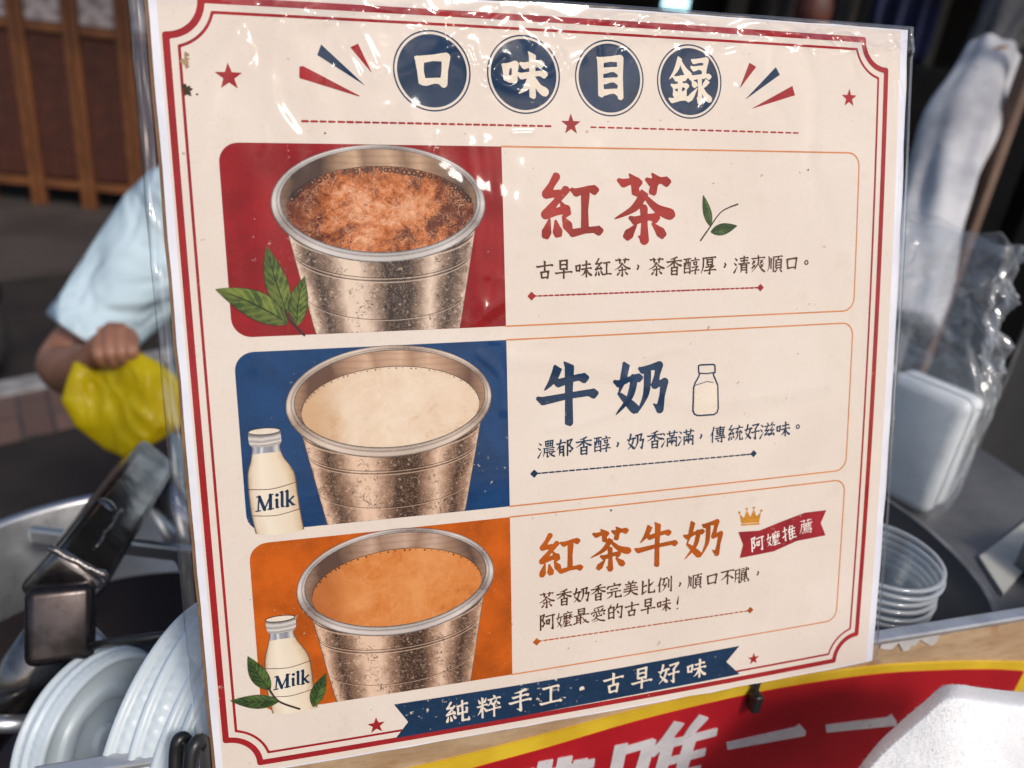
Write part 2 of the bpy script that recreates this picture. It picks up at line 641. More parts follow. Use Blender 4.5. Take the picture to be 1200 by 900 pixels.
def brush(kind, pts, w, style='kai'):
    """polyline + widths"""
    p = [np.array(q, float) for q in pts]
    if style == 'block':
        if kind == 'h':
            return p, [w * 0.8] * len(p)
        if kind in 'dt':
            return p, [w, w * 0.9]
        if kind in 'pn':
            c = crom(p, 6)
            return c, [w * (1 - 0.3 * i / len(c)) for i in range(len(c))]
        return p, [w] * len(p)
    ex, ey = np.array([w, 0]), np.array([0, w])
    if kind == 'h':
        a, b = p[0], p[-1]
        m = 0.5 * (a + b) - 0.06 * ey
        return [a - 0.05 * ex - 0.22 * ey, a + 0.5 * ex + 0.08 * ey, m, b - 0.85 * ex - 0.02 * ey, b - 0.28 * ex + 0.10 * ey], \
            [0.5 * w, 0.95 * w, 0.72 * w, 0.76 * w, 1.18 * w]
    if kind == 'v':
        a, b = p[0], p[-1]
        return [a - 0.32 * ex - 0.12 * ey, a + 0.10 * ex + 0.45 * ey, 0.5 * (a + b), b - 0.25 * ey], [0.5 * w, 1.08 * w, 0.86 * w, 0.98 * w]
    if kind == 'p':
        c = crom(p, 6)
        n = len(c) - 1
        return [p[0] - 0.28 * ex - 0.1 * ey] + c, [0.5 * w] + [w * (1.05 - 0.25 * i / n if i < n * 0.45 else 0.94 - 0.80 * (i / n - 0.45) / 0.55) for i in range(n + 1)]
    if kind == 'n':
        c = crom(p, 6)
        n = len(c) - 1
        ws = []
        for i in range(n + 1):
            t = i / n
            ws.append(w * (0.42 + 0.95 * (t / 0.82) if t < 0.82 else 1.37 - 1.2 * (t - 0.82) / 0.18))
        return c, ws
    if kind == 'd':
        a, b = p[0], p[-1]
        return [a, a + 0.72 * (b - a), b - 0.10 * (b - a)], [0.32 * w, 1.18 * w, 1.0 * w]
    if kind == 't':
        a, b = p[0], p[-1]
        return [a, a + 0.3 * (b - a), b], [1.15 * w, 0.95 * w, 0.16 * w]
    # z / g : segments with pressed corners
    q, ws = [p[0] - 0.2 * ex - 0.12 * ey, p[0] + 0.22 * (ex if p[1][0] > p[0][0] else -0.3 * ex) + 0.1 * ey], [0.5 * w, 0.95 * w]
    for i in range(1, len(p) - 1):
        q += [0.5 * (p[i - 1] + p[i]), p[i]]
        ws += [0.78 * w, 1.12 * w]
    if kind == 'z':
        q += [0.5 * (p[-2] + p[-1]), p[-1]]
        ws += [0.85 * w, 0.98 * w]
    else:
        q += [p[-1]]
        ws += [0.12 * w]
    return q, ws


def glyph_sdf(ch, center, size, w, rot=0.0, xs=1.0, style='kai', ax=None):
    """centre (u, v), size metres; returns (sdf, bbox)"""
    c = np.array(center)
    ca, sa = math.cos(rot), math.sin(rot)

    def tf(q):
        x, y = (q[0] - 50) / 100 * size * xs, -(q[1] - 50) / 100 * size
        return np.array([c[0] + ca * x - sa * y, c[1] + sa * x + ca * y])
    fns, allp = [], []
    for kind, pts, r in glyph_strokes(ch):
        if kind == 'o':
            cc = tf(pts[0])
            fns.append(sd_circle(cc, (r + w * 0.35) * size / 100, (r - w * 0.35) * size / 100))
            allp += [cc + r * size / 50, cc - r * size / 50]
            continue
        q, ws = brush(kind, pts, w, style)
        cuts = []
        if style == 'kai':
            a, b = np.array(pts[0]), np.array(pts[-1])
            if kind == 'h':
                cuts.append((a + np.array([-0.16, 0.18]) * w, np.array([-0.80, 0.60])))
            if kind == 'h':
                cuts.append((b + np.array([0.10, -0.22]) * w, np.array([0.62, -0.78])))
                cuts.append((b + np.array([0.10, 0.45]) * w, np.array([0.75, 0.66])))
            if kind == 'v':
                cuts.append((a + np.array([0.15, 0.0]) * w, np.array([0.42, -0.91])))
                cuts.append((b + np.array([0.0, 0.16]) * w, np.array([-0.35, 0.94])))
            if kind == 'p':
                cuts.append((a + np.array([0.1, -0.12]) * w, np.array([0.55, -0.84])))
            if kind == 'd':
                dd = (b - a) / max(1e-6, np.linalg.norm(b - a))
                cuts.append((b + dd * 0.22 * w, dd))
        o = tf((50, 50))
        ex, ey = (tf((150, 50)) - o) / 100, (tf((50, 150)) - o) / 100
        q = [tf(t) for t in q]
        allp += q
        cc = []
        for cp, cn in cuts:
            nn = ex * cn[0] + ey * cn[1]
            cc.append((tf(cp), nn / np.linalg.norm(nn)))

        def sfn(U, V, base=sd_line(q, [t * size / 100 for t in ws]), cc=cc):
            s = base(U, V)
            for cp, cn in cc:
                s = np.maximum(s, (U - cp[0]) * cn[0] + (V - cp[1]) * cn[1])
            return s
        fns.append(sfn)
    return union(fns), bbox_of(allp, w * size / 100)


def lettering(name, chars, mat, layer, parent, h):
    """chars: list of (char, px, py, size, weight, rot)"""
    items = []
    for ch, px, py, size, w, rot in chars:
        ns = len(glyph_strokes(ch))
        wk = 20 if ch == '・' else w if w > 12 or ch in '，！・。' else w * min(1.12, max(0.68, 1.22 - ns / 38))
        items.append(glyph_sdf(ch, P(px, py), size, wk, rot))
    return printed(name, items, mat, layer, parent, h)

# ------------------------------------------------------------------ print materials of the pictures


def cup_body_mat(name, light, dark, mid, seed):
    t = NT(name)
    x, y = t.uv()
    mp = t.n('Mapping')
    mp.inputs['Location'].default_value = (seed, 0, 0)
    t.l(t.coord(), mp.inputs[0])
    v = mp.outputs[0]
    n1 = t.noise(90, 4, 0.6, v)
    n2 = t.noise(320, 5, 0.65, v, 1.2)
    xx = t.math('ADD', x, t.math('MULTIPLY', t.math('SUBTRACT', n1, 0.5), 0.10))
    xx = t.math('ADD', xx, t.math('MULTIPLY', t.math('SUBTRACT', n2, 0.5), 0.07))
    c = t.ramp(xx, [(0.0, mid), (0.03, light), (0.075, mid), (0.12, dark), (0.20, mid), (0.27, light), (0.36, light),
                    (0.44, mid), (0.50, dark), (0.63, dark), (0.69, mid), (0.76, light), (0.82, mid), (0.88, dark), (0.95, mid), (1.0, light)])
    # hammered marks: thin dark squiggles and light pits
    wob = t.noise(270, 2, 0.5, v, 2.5)
    sq = t.math('ABSOLUTE', t.math('SUBTRACT', wob, 0.5))
    sqm = t.math('MULTIPLY', t.math('SUBTRACT', 1.0, t.step(sq, 0.008, 0.034)), t.step(t.noise(200, 2, 0.5, v), 0.45, 0.6))
    c = t.mix(t.math('MULTIPLY', sqm, 0.85), c, tuple(q * 0.45 for q in dark))
    vor = t.n('TexVoronoi')
    vor.inputs['Scale'].default_value = 420
    t.l(v, vor.inputs['Vector'])
    pit = t.math('SUBTRACT', 1.0, t.step(vor.outputs[0], 0.10, 0.26))
    c = t.mix(t.math('MULTIPLY', pit, 0.22), c, tuple(min(1, q * 1.35 + 0.05) for q in light))
    wob2 = t.noise(330, 2, 0.5, v, 3.0)
    sq2 = t.math('SUBTRACT', 1.0, t.step(t.math('ABSOLUTE', t.math('SUBTRACT', wob2, 0.52)), 0.004, 0.02))
    c = t.mix(t.math('MULTIPLY', sq2, 0.45), c, light)
    # turned rings
    for yy, wd in ((0.035, 0.012), (0.20, 0.006), (0.225, 0.008), (0.55, 0.005)):
        d = t.math('ABSOLUTE', t.math('SUBTRACT', y, yy))
        c = t.mix(t.math('MULTIPLY', t.math('SUBTRACT', 1.0, t.step(d, wd * 0.4, wd)), 0.75), c, tuple(q * 0.6 for q in dark))
        d2 = t.math('ABSOLUTE', t.math('SUBTRACT', y, yy + wd * 1.6))
        c = t.mix(t.math('MULTIPLY', t.math('SUBTRACT', 1.0, t.step(d2, wd * 0.3, wd)), 0.5), c, light)
    e = t.math('MULTIPLY', t.step(x, 0.0, 0.012), t.math('SUBTRACT', 1.0, t.step(x, 0.988, 1.0)))
    c = t.mix(e, dark, c)
    return t.set(c, 0.7, Specular_IOR_Level=0.12)


def cup_rim_mat(name, light, dark, seed):
    t = NT(name)
    x, y = t.uv()
    n1 = t.noise(150, 4, 0.6)
    ang = t.math('ADD', x, t.math('MULTIPLY', t.math('SUBTRACT', n1, 0.5), 0.05))
    c = t.ramp(ang, [(0.0, light), (0.06, dark), (0.14, light), (0.22, dark), (0.30, light), (0.42, tuple(0.6 * q for q in light)), (0.5, light),
                     (0.56, dark), (0.64, light), (0.78, tuple(0.72 * q for q in light)), (0.86, light), (0.94, dark), (1.0, light)])
    r = t.ramp(y, [(0.0, 0.16), (0.07, 0.25), (0.16, 0.95), (0.42, 1.0), (0.62, 0.42), (0.72, 0.9), (0.88, 0.55), (0.95, 0.15), (1.0, 0.1)])
    mul = t.n('Mix', data_type='RGBA', blend_type='MULTIPLY')
    mul.inputs[0].default_value = 1.0
    t.l(c, mul.inputs[6])
    t.l(r, mul.inputs[7])
    sc = t.math('SUBTRACT', 1.0, t.step(t.math('ABSOLUTE', t.math('SUBTRACT', t.noise(500, 3, 0.6), 0.5)), 0.004, 0.02))
    c2 = t.mix(t.math('MULTIPLY', sc, 0.3), mul.outputs[2], light)
    return t.set(c2, 0.55, Specular_IOR_Level=0.25)


def cup_inner_mat(name, light, dark, mid):
    t = NT(name)
    x, y = t.uv()
    n1 = t.noise(120, 5, 0.6)
    xx = t.math('ADD', x, t.math('MULTIPLY', t.math('SUBTRACT', n1, 0.5), 0.12))
    c = t.ramp(xx, [(0.0, mid), (0.07, dark), (0.2, dark), (0.28, mid), (0.36, light), (0.42, mid), (0.55, light), (0.62, mid), (0.7, light), (0.8, mid), (0.92, dark), (1.0, mid)])
    lines = t.n('TexWave', wave_type='BANDS', bands_direction='Y')
    lines.inputs['Scale'].default_value = 140
    lines.inputs['Distortion'].default_value = 2.0
    t.l(t.coord(), lines.inputs['Vector'])
    c = t.mix(t.math('MULTIPLY', t.step(lines.outputs['Fac'], 0.55, 0.95), 0.16), c, dark)
    return t.set(c, 0.7, Specular_IOR_Level=0.12)


def drink_mat(name, base, light, dark, froth, seed):
    t = NT(name)
    x, y = t.uv()
    mp = t.n('Mapping')
    mp.inputs['Location'].default_value = (seed, seed, 0)
    t.l(t.coord(), mp.inputs[0])
    v = mp.outputs[0]
    n1, n2 = t.noise(60, 6, 0.65, v, 0.6), t.noise(240, 6, 0.7, v, 1.0)
    f = t.math('ADD', t.math('MULTIPLY', n1, 0.65), t.math('MULTIPLY', n2, 0.4))
    cx = t.math('SUBTRACT', x, 0.5)
    cy = t.math('SUBTRACT', y, 0.5)
    r = t.math('SQRT', t.math('ADD', t.math('MULTIPLY', cx, cx), t.math('MULTIPLY', cy, cy)))
    f = t.math('ADD', f, t.math('MULTIPLY', r, -0.40 if froth else -0.1))
    c = t.ramp(f, [(0.33, dark), (0.42, base), (0.52, light), (0.57, base), (0.66, light)] if froth else [(0.3, dark), (0.42, base), (0.6, light)])
    left = t.math('SUBTRACT', 1.0, t.step(t.math('ADD', x, t.math('MULTIPLY', t.math('SUBTRACT', n1, 0.5), 0.25)), 0.02, 0.30))
    c = t.mix(t.math('MULTIPLY', left, 0.75), c, dark)
    if froth:
        vor = t.n('TexVoronoi')
        vor.inputs['Scale'].default_value = 520
        t.l(v, vor.inputs['Vector'])
        ring = t.math('SUBTRACT', 1.0, t.step(t.math('ABSOLUTE', t.math('SUBTRACT', vor.outputs[0], 0.26)), 0.03, 0.09))
        ring = t.math('MULTIPLY', ring, t.step(t.noise(170, 2, 0.5, v), 0.52, 0.62))
        c = t.mix(t.math('MULTIPLY', ring, 0.6), c, tuple(q * 0.7 for q in dark))
        for sc_, off, wdt, col, k in ((240, 0.50, 0.022, dark, 0.75), (330, 0.46, 0.022, light, 0.8), (420, 0.53, 0.02, tuple(q * 0.6 for q in dark), 0.6), (520, 0.5, 0.02, tuple(min(1, q * 1.2 + 0.08) for q in light), 0.7)):
            wob = t.math('SUBTRACT', 1.0, t.step(t.math('ABSOLUTE', t.math('SUBTRACT', t.noise(sc_, 2, 0.5, v, 2.6), off)), 0.005, wdt))
            wob = t.math('MULTIPLY', wob, t.step(t.noise(sc_ * 0.5, 2, 0.5, v), 0.42, 0.58))
            c = t.mix(t.math('MULTIPLY', wob, k), c, col)
    else:
        dots = t.step(t.noise(900, 2, 0.5, v), 0.70, 0.78)
        c = t.mix(t.math('MULTIPLY', dots, 0.4), c, dark)
    return t.set(c, 0.7, Specular_IOR_Level=0.12)


def leaf_mat(name, light, dark):
    t = NT(name)
    x, y = t.uv()                                  # x across, y along
    ax = t.math('ABSOLUTE', t.math('SUBTRACT', x, 0.5))
    n1 = t.noise(250, 4, 0.6)
    s = t.math('SUBTRACT', y, t.math('MULTIPLY', ax, 0.45))
    wv = t.math('SINE', t.math('MULTIPLY', s, 46.0))
    c = t.mix(t.step(t.math('ADD', n1, t.math('MULTIPLY', wv, 0.05)), 0.36, 0.66), dark, light)
    c = t.mix(t.step(wv, 0.95, 1.0), c, tuple(min(1, q * 1.25 + 0.03) for q in light))
    half = t.step(x, 0.49, 0.51)
    c = t.mix(t.math('MULTIPLY', half, 0.35), c, tuple(q * 0.6 for q in dark))
    c = t.mix(t.math('SUBTRACT', 1.0, t.step(ax, 0.015, 0.04)), c, (0.02, 0.025, 0.008))
    c = t.mix(t.step(ax, 0.455, 0.485), c, (0.025, 0.02, 0.008))
    return t.set(c, 0.7, Specular_IOR_Level=0.12)


def bottle_mat(name, milk_y):
    t = NT(name)
    x, y = t.uv()
    n1 = t.noise(200, 4, 0.6)
    ax = t.math('ABSOLUTE', t.math('SUBTRACT', x, 0.5))
    g = t.ramp(t.math('ADD', x, t.math('MULTIPLY', t.math('SUBTRACT', n1, 0.5), 0.12)),
               [(0.0, (0.12, 0.12, 0.14)), (0.1, (0.42, 0.42, 0.46)), (0.25, (0.22, 0.23, 0.28)), (0.34, (0.66, 0.63, 0.62)), (0.42, (0.30, 0.30, 0.34)), (0.7, (0.22, 0.22, 0.26)), (0.86, (0.60, 0.56, 0.52)), (1.0, (0.15, 0.14, 0.15))])
    mk = t.ramp(t.math('ADD', x, t.math('MULTIPLY', t.math('SUBTRACT', n1, 0.5), 0.2)),
                [(0.0, (0.42, 0.30, 0.19)), (0.1, (0.68, 0.56, 0.43)), (0.3, (0.76, 0.67, 0.54)), (0.8, (0.70, 0.58, 0.44)), (0.94, (0.58, 0.42, 0.27)), (1.0, (0.34, 0.24, 0.15))])
    lev = t.math('ADD', y, t.math('MULTIPLY', t.math('MULTIPLY', ax, ax), -0.16))
    c = t.mix(t.step(lev, milk_y - 0.006, milk_y + 0.006), g, mk)
    e = t.step(ax, 0.465, 0.49)
    c = t.mix(e, c, (0.10, 0.075, 0.06))
    return t.set(c, 0.7, Specular_IOR_Level=0.12)


def glass_cap_mat():
    t = NT('ink_bottle_neck')
    x, y = t.uv()
    n1 = t.noise(300, 4, 0.6)
    c = t.ramp(t.math('ADD', y, t.math('MULTIPLY', t.math('SUBTRACT', n1, 0.5), 0.15)),
               [(0.0, (0.5, 0.46, 0.43)), (0.2, (0.16, 0.15, 0.15)), (0.38, (0.62, 0.57, 0.52)), (0.52, (0.30, 0.28, 0.27)), (0.62, (0.66, 0.60, 0.55)), (0.8, (0.22, 0.2, 0.2)), (0.9, (0.60, 0.54, 0.5)), (1.0, (0.10, 0.09, 0.09))])
    return t.set(c, 0.7, Specular_IOR_Level=0.12)


def paper_mat():
    t = NT('cream_paper')
    n1, n2, n3 = t.noise(18, 5, 0.6), t.noise(900, 3, 0.6), t.noise(75, 6, 0.65)
    c = t.mix(t.step(n1, 0.3, 0.7), CREAM, (0.71, 0.62, 0.545))
    c = t.mix(t.math('MULTIPLY', t.step(n2, 0.5, 0.75), 0.16), c, (0.48, 0.38, 0.29))
    c = t.mix(t.math('MULTIPLY', t.step(n3, 0.56, 0.72), 0.16), c, (0.53, 0.40, 0.28))
    sp = t.step(t.noise(310, 2, 0.5), 0.735, 0.77)
    c = t.mix(t.math('MULTIPLY', sp, 0.6), c, (0.28, 0.19, 0.12))
    t.set(c, 0.65, Specular_IOR_Level=0.2)
    t.bump(t.noise(30, 3, 0.5), 0.12, 0.002)
    return t.m


COP_L, COP_M, COP_D = (0.68, 0.47, 0.34), (0.27, 0.155, 0.10), (0.055, 0.028, 0.018)
SIL_L, SIL_M, SIL_D = (0.70, 0.54, 0.42), (0.26, 0.17, 0.12), (0.050, 0.030, 0.022)

# ------------------------------------------------------------------ THE MENU SIGN
sign = thing('menu_sign', 'cream drinks menu board in a crinkled clear plastic sleeve, with three metal cups pictured', 'menu board')
sm = Matrix(BW.tolist()).to_4x4()
sm.translation = Vector(BO)
sign.matrix_world = sm


def bowed_slab(name, u0, u1, v0, v1, w0, w1, mat, nu=24, nv=24, jag=0.0, parent=None):
    bm = bmesh.new()
    us, vs = np.linspace(u0, u1, nu + 1), np.linspace(v0, v1, nv + 1)
    tops = []
    for w in (w1, w0):
        g = []
        for j, v in enumerate(vs):
            row = []
            for i, u in enumerate(us):
                uu, vv = u, v
                if jag and (i in (0, nu) or j in (0, nv)):
                    uu += jag * mnoise.noise(Vector((v * 90, i, 1.3)))
                    vv += jag * mnoise.noise(Vector((u * 90, j, 5.3)))
                row.append(bm.verts.new((uu, vv, surf(u, v) + w)))
            g.append(row)
        tops.append(g)
    for k, g in enumerate(tops):
        for j in range(nv):
            for i in range(nu):
                q = [g[j][i], g[j][i + 1], g[j + 1][i + 1], g[j + 1][i]]
                bm.faces.new(q if k == 0 else q[::-1])
    a, b = tops
    edge = [(0, i) for i in range(nu)] + [(j, nu) for j in range(nv)] + [(nv, i) for i in range(nu, 0, -1)] + [(j, 0) for j in range(nv, 0, -1)]
    for k in range(len(edge)):
        e0, e1 = edge[k], edge[(k + 1) % len(edge)]
        bm.faces.new((a[e0[0]][e0[1]], b[e0[0]][e0[1]], b[e1[0]][e1[1]], a[e1[0]][e1[1]]))
    return bm_obj(name, bm, mat, parent)


card_m = simple('brown_cardboard', (0.22, 0.12, 0.055), (0.14, 0.07, 0.03), 60, 0.8, bump=0.3)
white_paper = simple('white_paper', (0.74, 0.74, 0.80), (0.66, 0.66, 0.73), 50, 0.6, bump=0.1)
bowed_slab('backing_card', -0.1353, 0.1388, -0.1312, 0.1322, -0.0034, -0.0004, card_m, jag=0.0006, parent=sign)
sheet = bowed_slab('printed_sheet', -0.1342, 0.1398, -0.1316, 0.1326, -0.0003, 0.0, white_paper, jag=0.0004, parent=sign)


def rect_grid(u0, u1, v0, v1, n=60):
    return [[(u, v) for u in np.linspace(u0, u1, n)] for v in np.linspace(v0, v1, n)]


grid_print('cream_ground', rect_grid(-0.1318, 0.1364, -0.1311, 0.1321), paper_mat(), 1, sheet)


# border: two red lines with scooped corners
def scooped(a, b, r, ca, cb):
    """corner-scooped rectangle, half sizes a x b, scoops centred on (ca, cb)"""
    pts = []
    t0, t1 = math.asin((cb - b) / r), math.acos((ca - a) / r)
    for sx, sy, rev in ((1, 1, 0), (-1, 1, 1), (-1, -1, 0), (1, -1, 1)):
        arc = []
        for k in range(13):
            t = t0 + k / 12 * (t1 - t0)
            arc.append((sx * (ca - r * math.cos(t)), sy * (cb - r * math.sin(t))))
        # arc runs from (a-r, b) to (a, b-r)
        pts += arc[::-1] if not rev else arc
    return pts


def band(pts, w):
    return sd_line([np.array(p) for p in pts] + [np.array(pts[0])], w)


full = (-0.136, -0.1315, 0.1385, 0.133)
p1 = [(x, y + 0.0) for x, y in scooped(0.13, 0.1278, 0.0108, 0.13, 0.1278)]
p2 = [(x, y + 0.0) for x, y in scooped(0.1264, 0.1242, 0.0143, 0.13, 0.1278)]
printed('border_line', [(band(p1, 0.0021), full), (band(p2, 0.0009), full)], INK['red'], 2, sheet, 0.0004)

# picture panels (left side rounded) and the orange outlines of the text boxes
U_L, U_D, U_R = -0.1174, -0.0261, 0.1186
ROWS = [(0.0856, 0.02435), (0.0195, -0.0416), (-0.0457, -0.1086)]


def rounded(u0, u1, v0, v1, r, left=True, right=True):
    pts = []

    def arc(cx, cy, a0):
        for k in range(9):
            t = a0 + k / 8 * math.pi / 2
            pts.append((cx + r * math.cos(t), cy + r * math.sin(t)))
    if right:
        arc(u1 - r, v1 - r, 0)
    else:
        pts.append((u1, v1))
    if left:
        arc(u0 + r, v1 - r, math.pi / 2)
        arc(u0 + r, v0 + r, math.pi)
    else:
        pts.append((u0, v1))
        pts.append((u0, v0))
    if right:
        arc(u1 - r, v0 + r, 1.5 * math.pi)
    else:
        pts.append((u1, v0))
    return pts


for (vt, vb), m, nm in zip(ROWS, ('panel_red', 'panel_blue', 'panel_orange'), ('red', 'blue', 'orange')):
    pl = rounded(U_L, U_D, vb, vt, 0.0062, True, False)
    o = printed('picture_panel', [(sd_poly(pl), bbox_of(pl, 0.0006))], INK[m], 2, sheet, 0.0004)
    o['label'] = nm + ' picture panel'
    pts = rounded(U_D, U_R, vb, vt, 0.005, False, True)
    printed('text_box_outline', [(sd_line([np.array(p) for p in pts[10:] + pts[:10]], 0.00055), bbox_of(pts, 0.001))], INK['line_orange'], 3, sheet, 0.0003)


# stars, rays, dashes
def star(px, py, r, rot=0.0):
    c = P(px, py)
    pts = [(c[0] + (r if k % 2 == 0 else r * 0.40) * math.sin(k * math.pi / 5 + rot), c[1] + (r if k % 2 == 0 else r * 0.40) * math.cos(k * math.pi / 5 + rot)) for k in range(10)]
    return sd_poly(pts), bbox_of(pts, 0.0005)


for px, py, r in ((268, 90, 0.0043), (669, 146, 0.0038), (995, 115, 0.0036), (441, 850, 0.0034), (883, 772, 0.0028)):
    printed('star', [star(px, py, r)], INK['red'], 3, sheet, 0.0002)


def polypx(pts, ox=0, oy=0, sc=1.0):
    q = PP(pts, ox, oy, sc)
    return sd_poly(q), bbox_of(q, 0.0006)


for it_ in ([polypx(p, 150, 0, 4) for p in ([(803, 312), (822, 310), (1088, 450), (1080, 452), (803, 366)], [(1042, 222), (1078, 204), (1145, 345)])]
        + [polypx(p, 650, 20, 3.871) for p in ([(883, 207), (914, 226), (838, 326)], [(1078, 312), (1090, 355), (888, 418)])]):
    printed('red_ray', [it_], INK['red'], 3, sheet, 0.0002)
for it_ in (polypx([(905, 208), (887, 258), (1114, 403)], 150, 0, 4), polypx([(1003, 227), (1021, 262), (861, 377)], 650, 20, 3.871)):
    printed('blue_ray', [it_], INK['navy'], 3, sheet, 0.0002)


def dashes(a, b, n, w, fill=0.72, seed=0):
    a, b = P(*a), P(*b)
    rnd = random.Random(seed)
    out = []
    for k in range(n):
        p = a + (b - a) * (k + 0.08 * rnd.random()) / n
        q = a + (b - a) * (k + fill - 0.1 * rnd.random()) / n
        out.append((sd_line([p, q], [w, w * (0.8 + 0.3 * rnd.random())]), bbox_of([p, q], 0.0005)))
    return out


def diamond(px, py, r):
    c = P(px, py)
    pts = [(c[0] + r, c[1]), (c[0], c[1] + r), (c[0] - r, c[1]), (c[0], c[1] - r)]
    return sd_poly(pts), bbox_of(pts, 0.0005)


printed('dashed_rule', dashes((354, 142), (648, 148), 30, 0.0007, seed=1) + dashes((692, 149), (938, 156), 26, 0.0006, seed=2), INK['red'], 3, sheet, 0.0002)
printed('dashed_rule', dashes((624, 347), (890, 337), 44, 0.0006, 0.75, 3) + [diamond(623, 347, 0.0016), diamond(891, 337, 0.0015)], INK['red'], 4, sheet, 0.0002)
printed('dashed_rule', dashes((627, 555), (882, 532), 34, 0.0006, 0.8, 4) + [diamond(626, 555, 0.0016), diamond(883, 531.6, 0.0015)], INK['navy'], 4, sheet, 0.0002)
printed('dashed_rule', dashes((630, 751.5), (878, 715.5), 40, 0.00055, 0.75, 5) + [diamond(629, 752, 0.0016), diamond(879, 715, 0.0015)], INK['head_orange'], 4, sheet, 0.0002)

# title: four navy discs with cream brush characters
for ch, u, sz, w in (('口', -0.04886, 0.0142, 18), ('味', -0.01746, 0.0160, 14.5), ('目', 0.01381, 0.0146, 15.5), ('錄', 0.04479, 0.0164, 11.5)):
    c = (u, 0.1094)
    bb = (u - 0.0135, c[1] - 0.0135, u + 0.0135, c[1] + 0.0135)
    disc = printed('title_disc', [(sd_circle(c, 0.0116), bb), (sd_circle(c, 0.0129, 0.0124), bb)], INK['navy'], 3, sheet, 0.00022)
    printed('title_character', [glyph_sdf(ch, (u + 0.0002, c[1] + 0.0003), sz, w)], INK['cream'], 4, disc, 0.0002)


# headings
def heading(spec, mat, w):
    return [(ch, (x0 + x1) / 2, (y0 + y1) / 2, s, w, r) for ch, x0, x1, y0, y1, s, r in spec]


def hdim(y0, y1, px, py):
    a, b = P(px, py - (y1 - y0) / 2), P(px, py + (y1 - y0) / 2)
    return abs(a[1] - b[1])


def heads(name, spec, mat, w):
    ch = []
    for c, x0, x1, y0, y1 in spec:
        cx, cy = (x0 + x1) / 2, (y0 + y1) / 2
        ch.append((c, cx, cy, hdim(y0, y1, cx, cy) * 0.94, w, 0.0))
    return lettering(name, ch, mat, 5, sheet, 0.00022)


heads('heading_lettering', [('紅', 630, 709, 204, 286), ('茶', 719, 791, 203, 287)], INK['head_red'], 13.5)
heads('heading_lettering', [('牛', 630.6, 699.6, 422.5, 500), ('奶', 714, 786.6, 421.6, 488)], INK['navy'], 14.5)
heads('heading_lettering', [('紅', 630.7, 683, 624, 678), ('茶', 690, 740.7, 618, 670), ('牛', 746, 792, 610.7, 665), ('奶', 799, 848, 607.7, 655.7)], INK['head_orange'], 13.0)


def small(name, txt, xs, ys, ox, oy, sc, size, mat, w=9.5, layer=5, rots=None, parent=None):
    ch = []
    for i, (c, x, y) in enumerate(zip(txt, xs, ys)):
        ch.append((c, ox + x / sc, oy + y / sc, size, w, rots[i] if rots else 0.0))
    return lettering(name, ch, mat, layer, parent or sheet, 0.00014)


small('small_lettering', '古早味紅茶，茶香醇厚，清爽順口。', [121, 191, 264, 336, 408, 468, 535, 600, 664, 727, 790, 850, 911, 973, 1035, 1090],
      [431, 428, 425, 423, 421, 418, 419, 416, 414, 413, 411, 410, 408, 407, 406, 403], 600, 180, 3.158, 0.0066, INK['brown'], 10.5)
small('small_lettering', '濃郁香醇，奶香滿滿，傳統好滋味。', [135, 206, 280, 352, 415, 482, 557, 615, 680, 740, 803, 872, 937, 997, 1058, 1117],
      [420, 414, 408, 400, 400, 391, 384, 379, 373, 368, 363, 358, 352, 347, 341, 333], 600, 400, 3.333, 0.0066, INK['navy'], 10.5)
small('small_lettering', '茶香奶香完美比例，順口不膩，', [122, 183, 243, 303, 358, 417, 476, 537, 592, 642, 703, 757, 808, 866],
      [400, 390, 381, 373, 366, 358, 352, 344, 342, 333, 326, 318, 312, 303], 600, 570, 3, 0.0064, INK['brown'], 10.5)
small('small_lettering', '阿嬤最愛的古早味！', [122, 184, 244, 303, 362, 421, 478, 533, 582],
      [476, 467, 457, 449, 440, 431, 421, 414, 410], 600, 570, 3, 0.0064, INK['brown'], 10.5)

# ribbons
rb = printed('navy_ribbon', [polypx([(461.7, 825.4), (478.3, 846), (463.8, 865), (600, 841), (730, 816.5), (866.7, 790), (851, 775.4), (866.7, 756.7), (730, 782), (600, 804)])], INK['ribbon_navy'], 3, sheet, 0.0003)
small('ribbon_lettering', '純粹手工・古早好味', [278, 367, 455, 541, 628, 717, 797, 873, 950], [226, 211, 193, 177, 161, 145, 131, 117, 103],
      420, 740, 2.4, 0.0091, INK['cream'], 10.5, 4, parent=rb)
rb2 = printed('maroon_ribbon', [polypx([(795, 160), (870, 155), (950, 122), (1030, 92), (1105, 83), (1085, 128), (1102, 172), (1000, 192), (920, 228), (800, 252), (812, 205)], 600, 570, 3)], INK['maroon'], 4, sheet, 0.00022)
small('ribbon_lettering', '阿嬤推薦', [861, 918, 974, 1033], [201, 184, 163, 141], 600, 570, 3, 0.0062, INK['white'], 9.5, 5, rots=[0.10, 0.16, 0.16, 0.06], parent=rb2)
# crown
cr = [polypx([(800, 96), (815, 112), (826, 84), (838, 108), (850, 80), (859, 105), (875, 90), (868, 126), (806, 130)], 600, 570, 3),
      (sd_line(PP([(807, 135), (868, 131)], 600, 570, 3), 0.0007), bbox_of(PP([(807, 135), (868, 131)], 600, 570, 3), 0.001))]
for x, y in ((799, 92), (825, 79), (850, 75), (876, 85)):
    c = P(600 + x / 3, 570 + y / 3)
    cr.append((sd_circle(c, 0.00055), (c[0] - 0.001, c[1] - 0.001, c[0] + 0.001, c[1] + 0.001)))
printed('crown', cr, INK['gold'], 5, sheet, 0.00014)


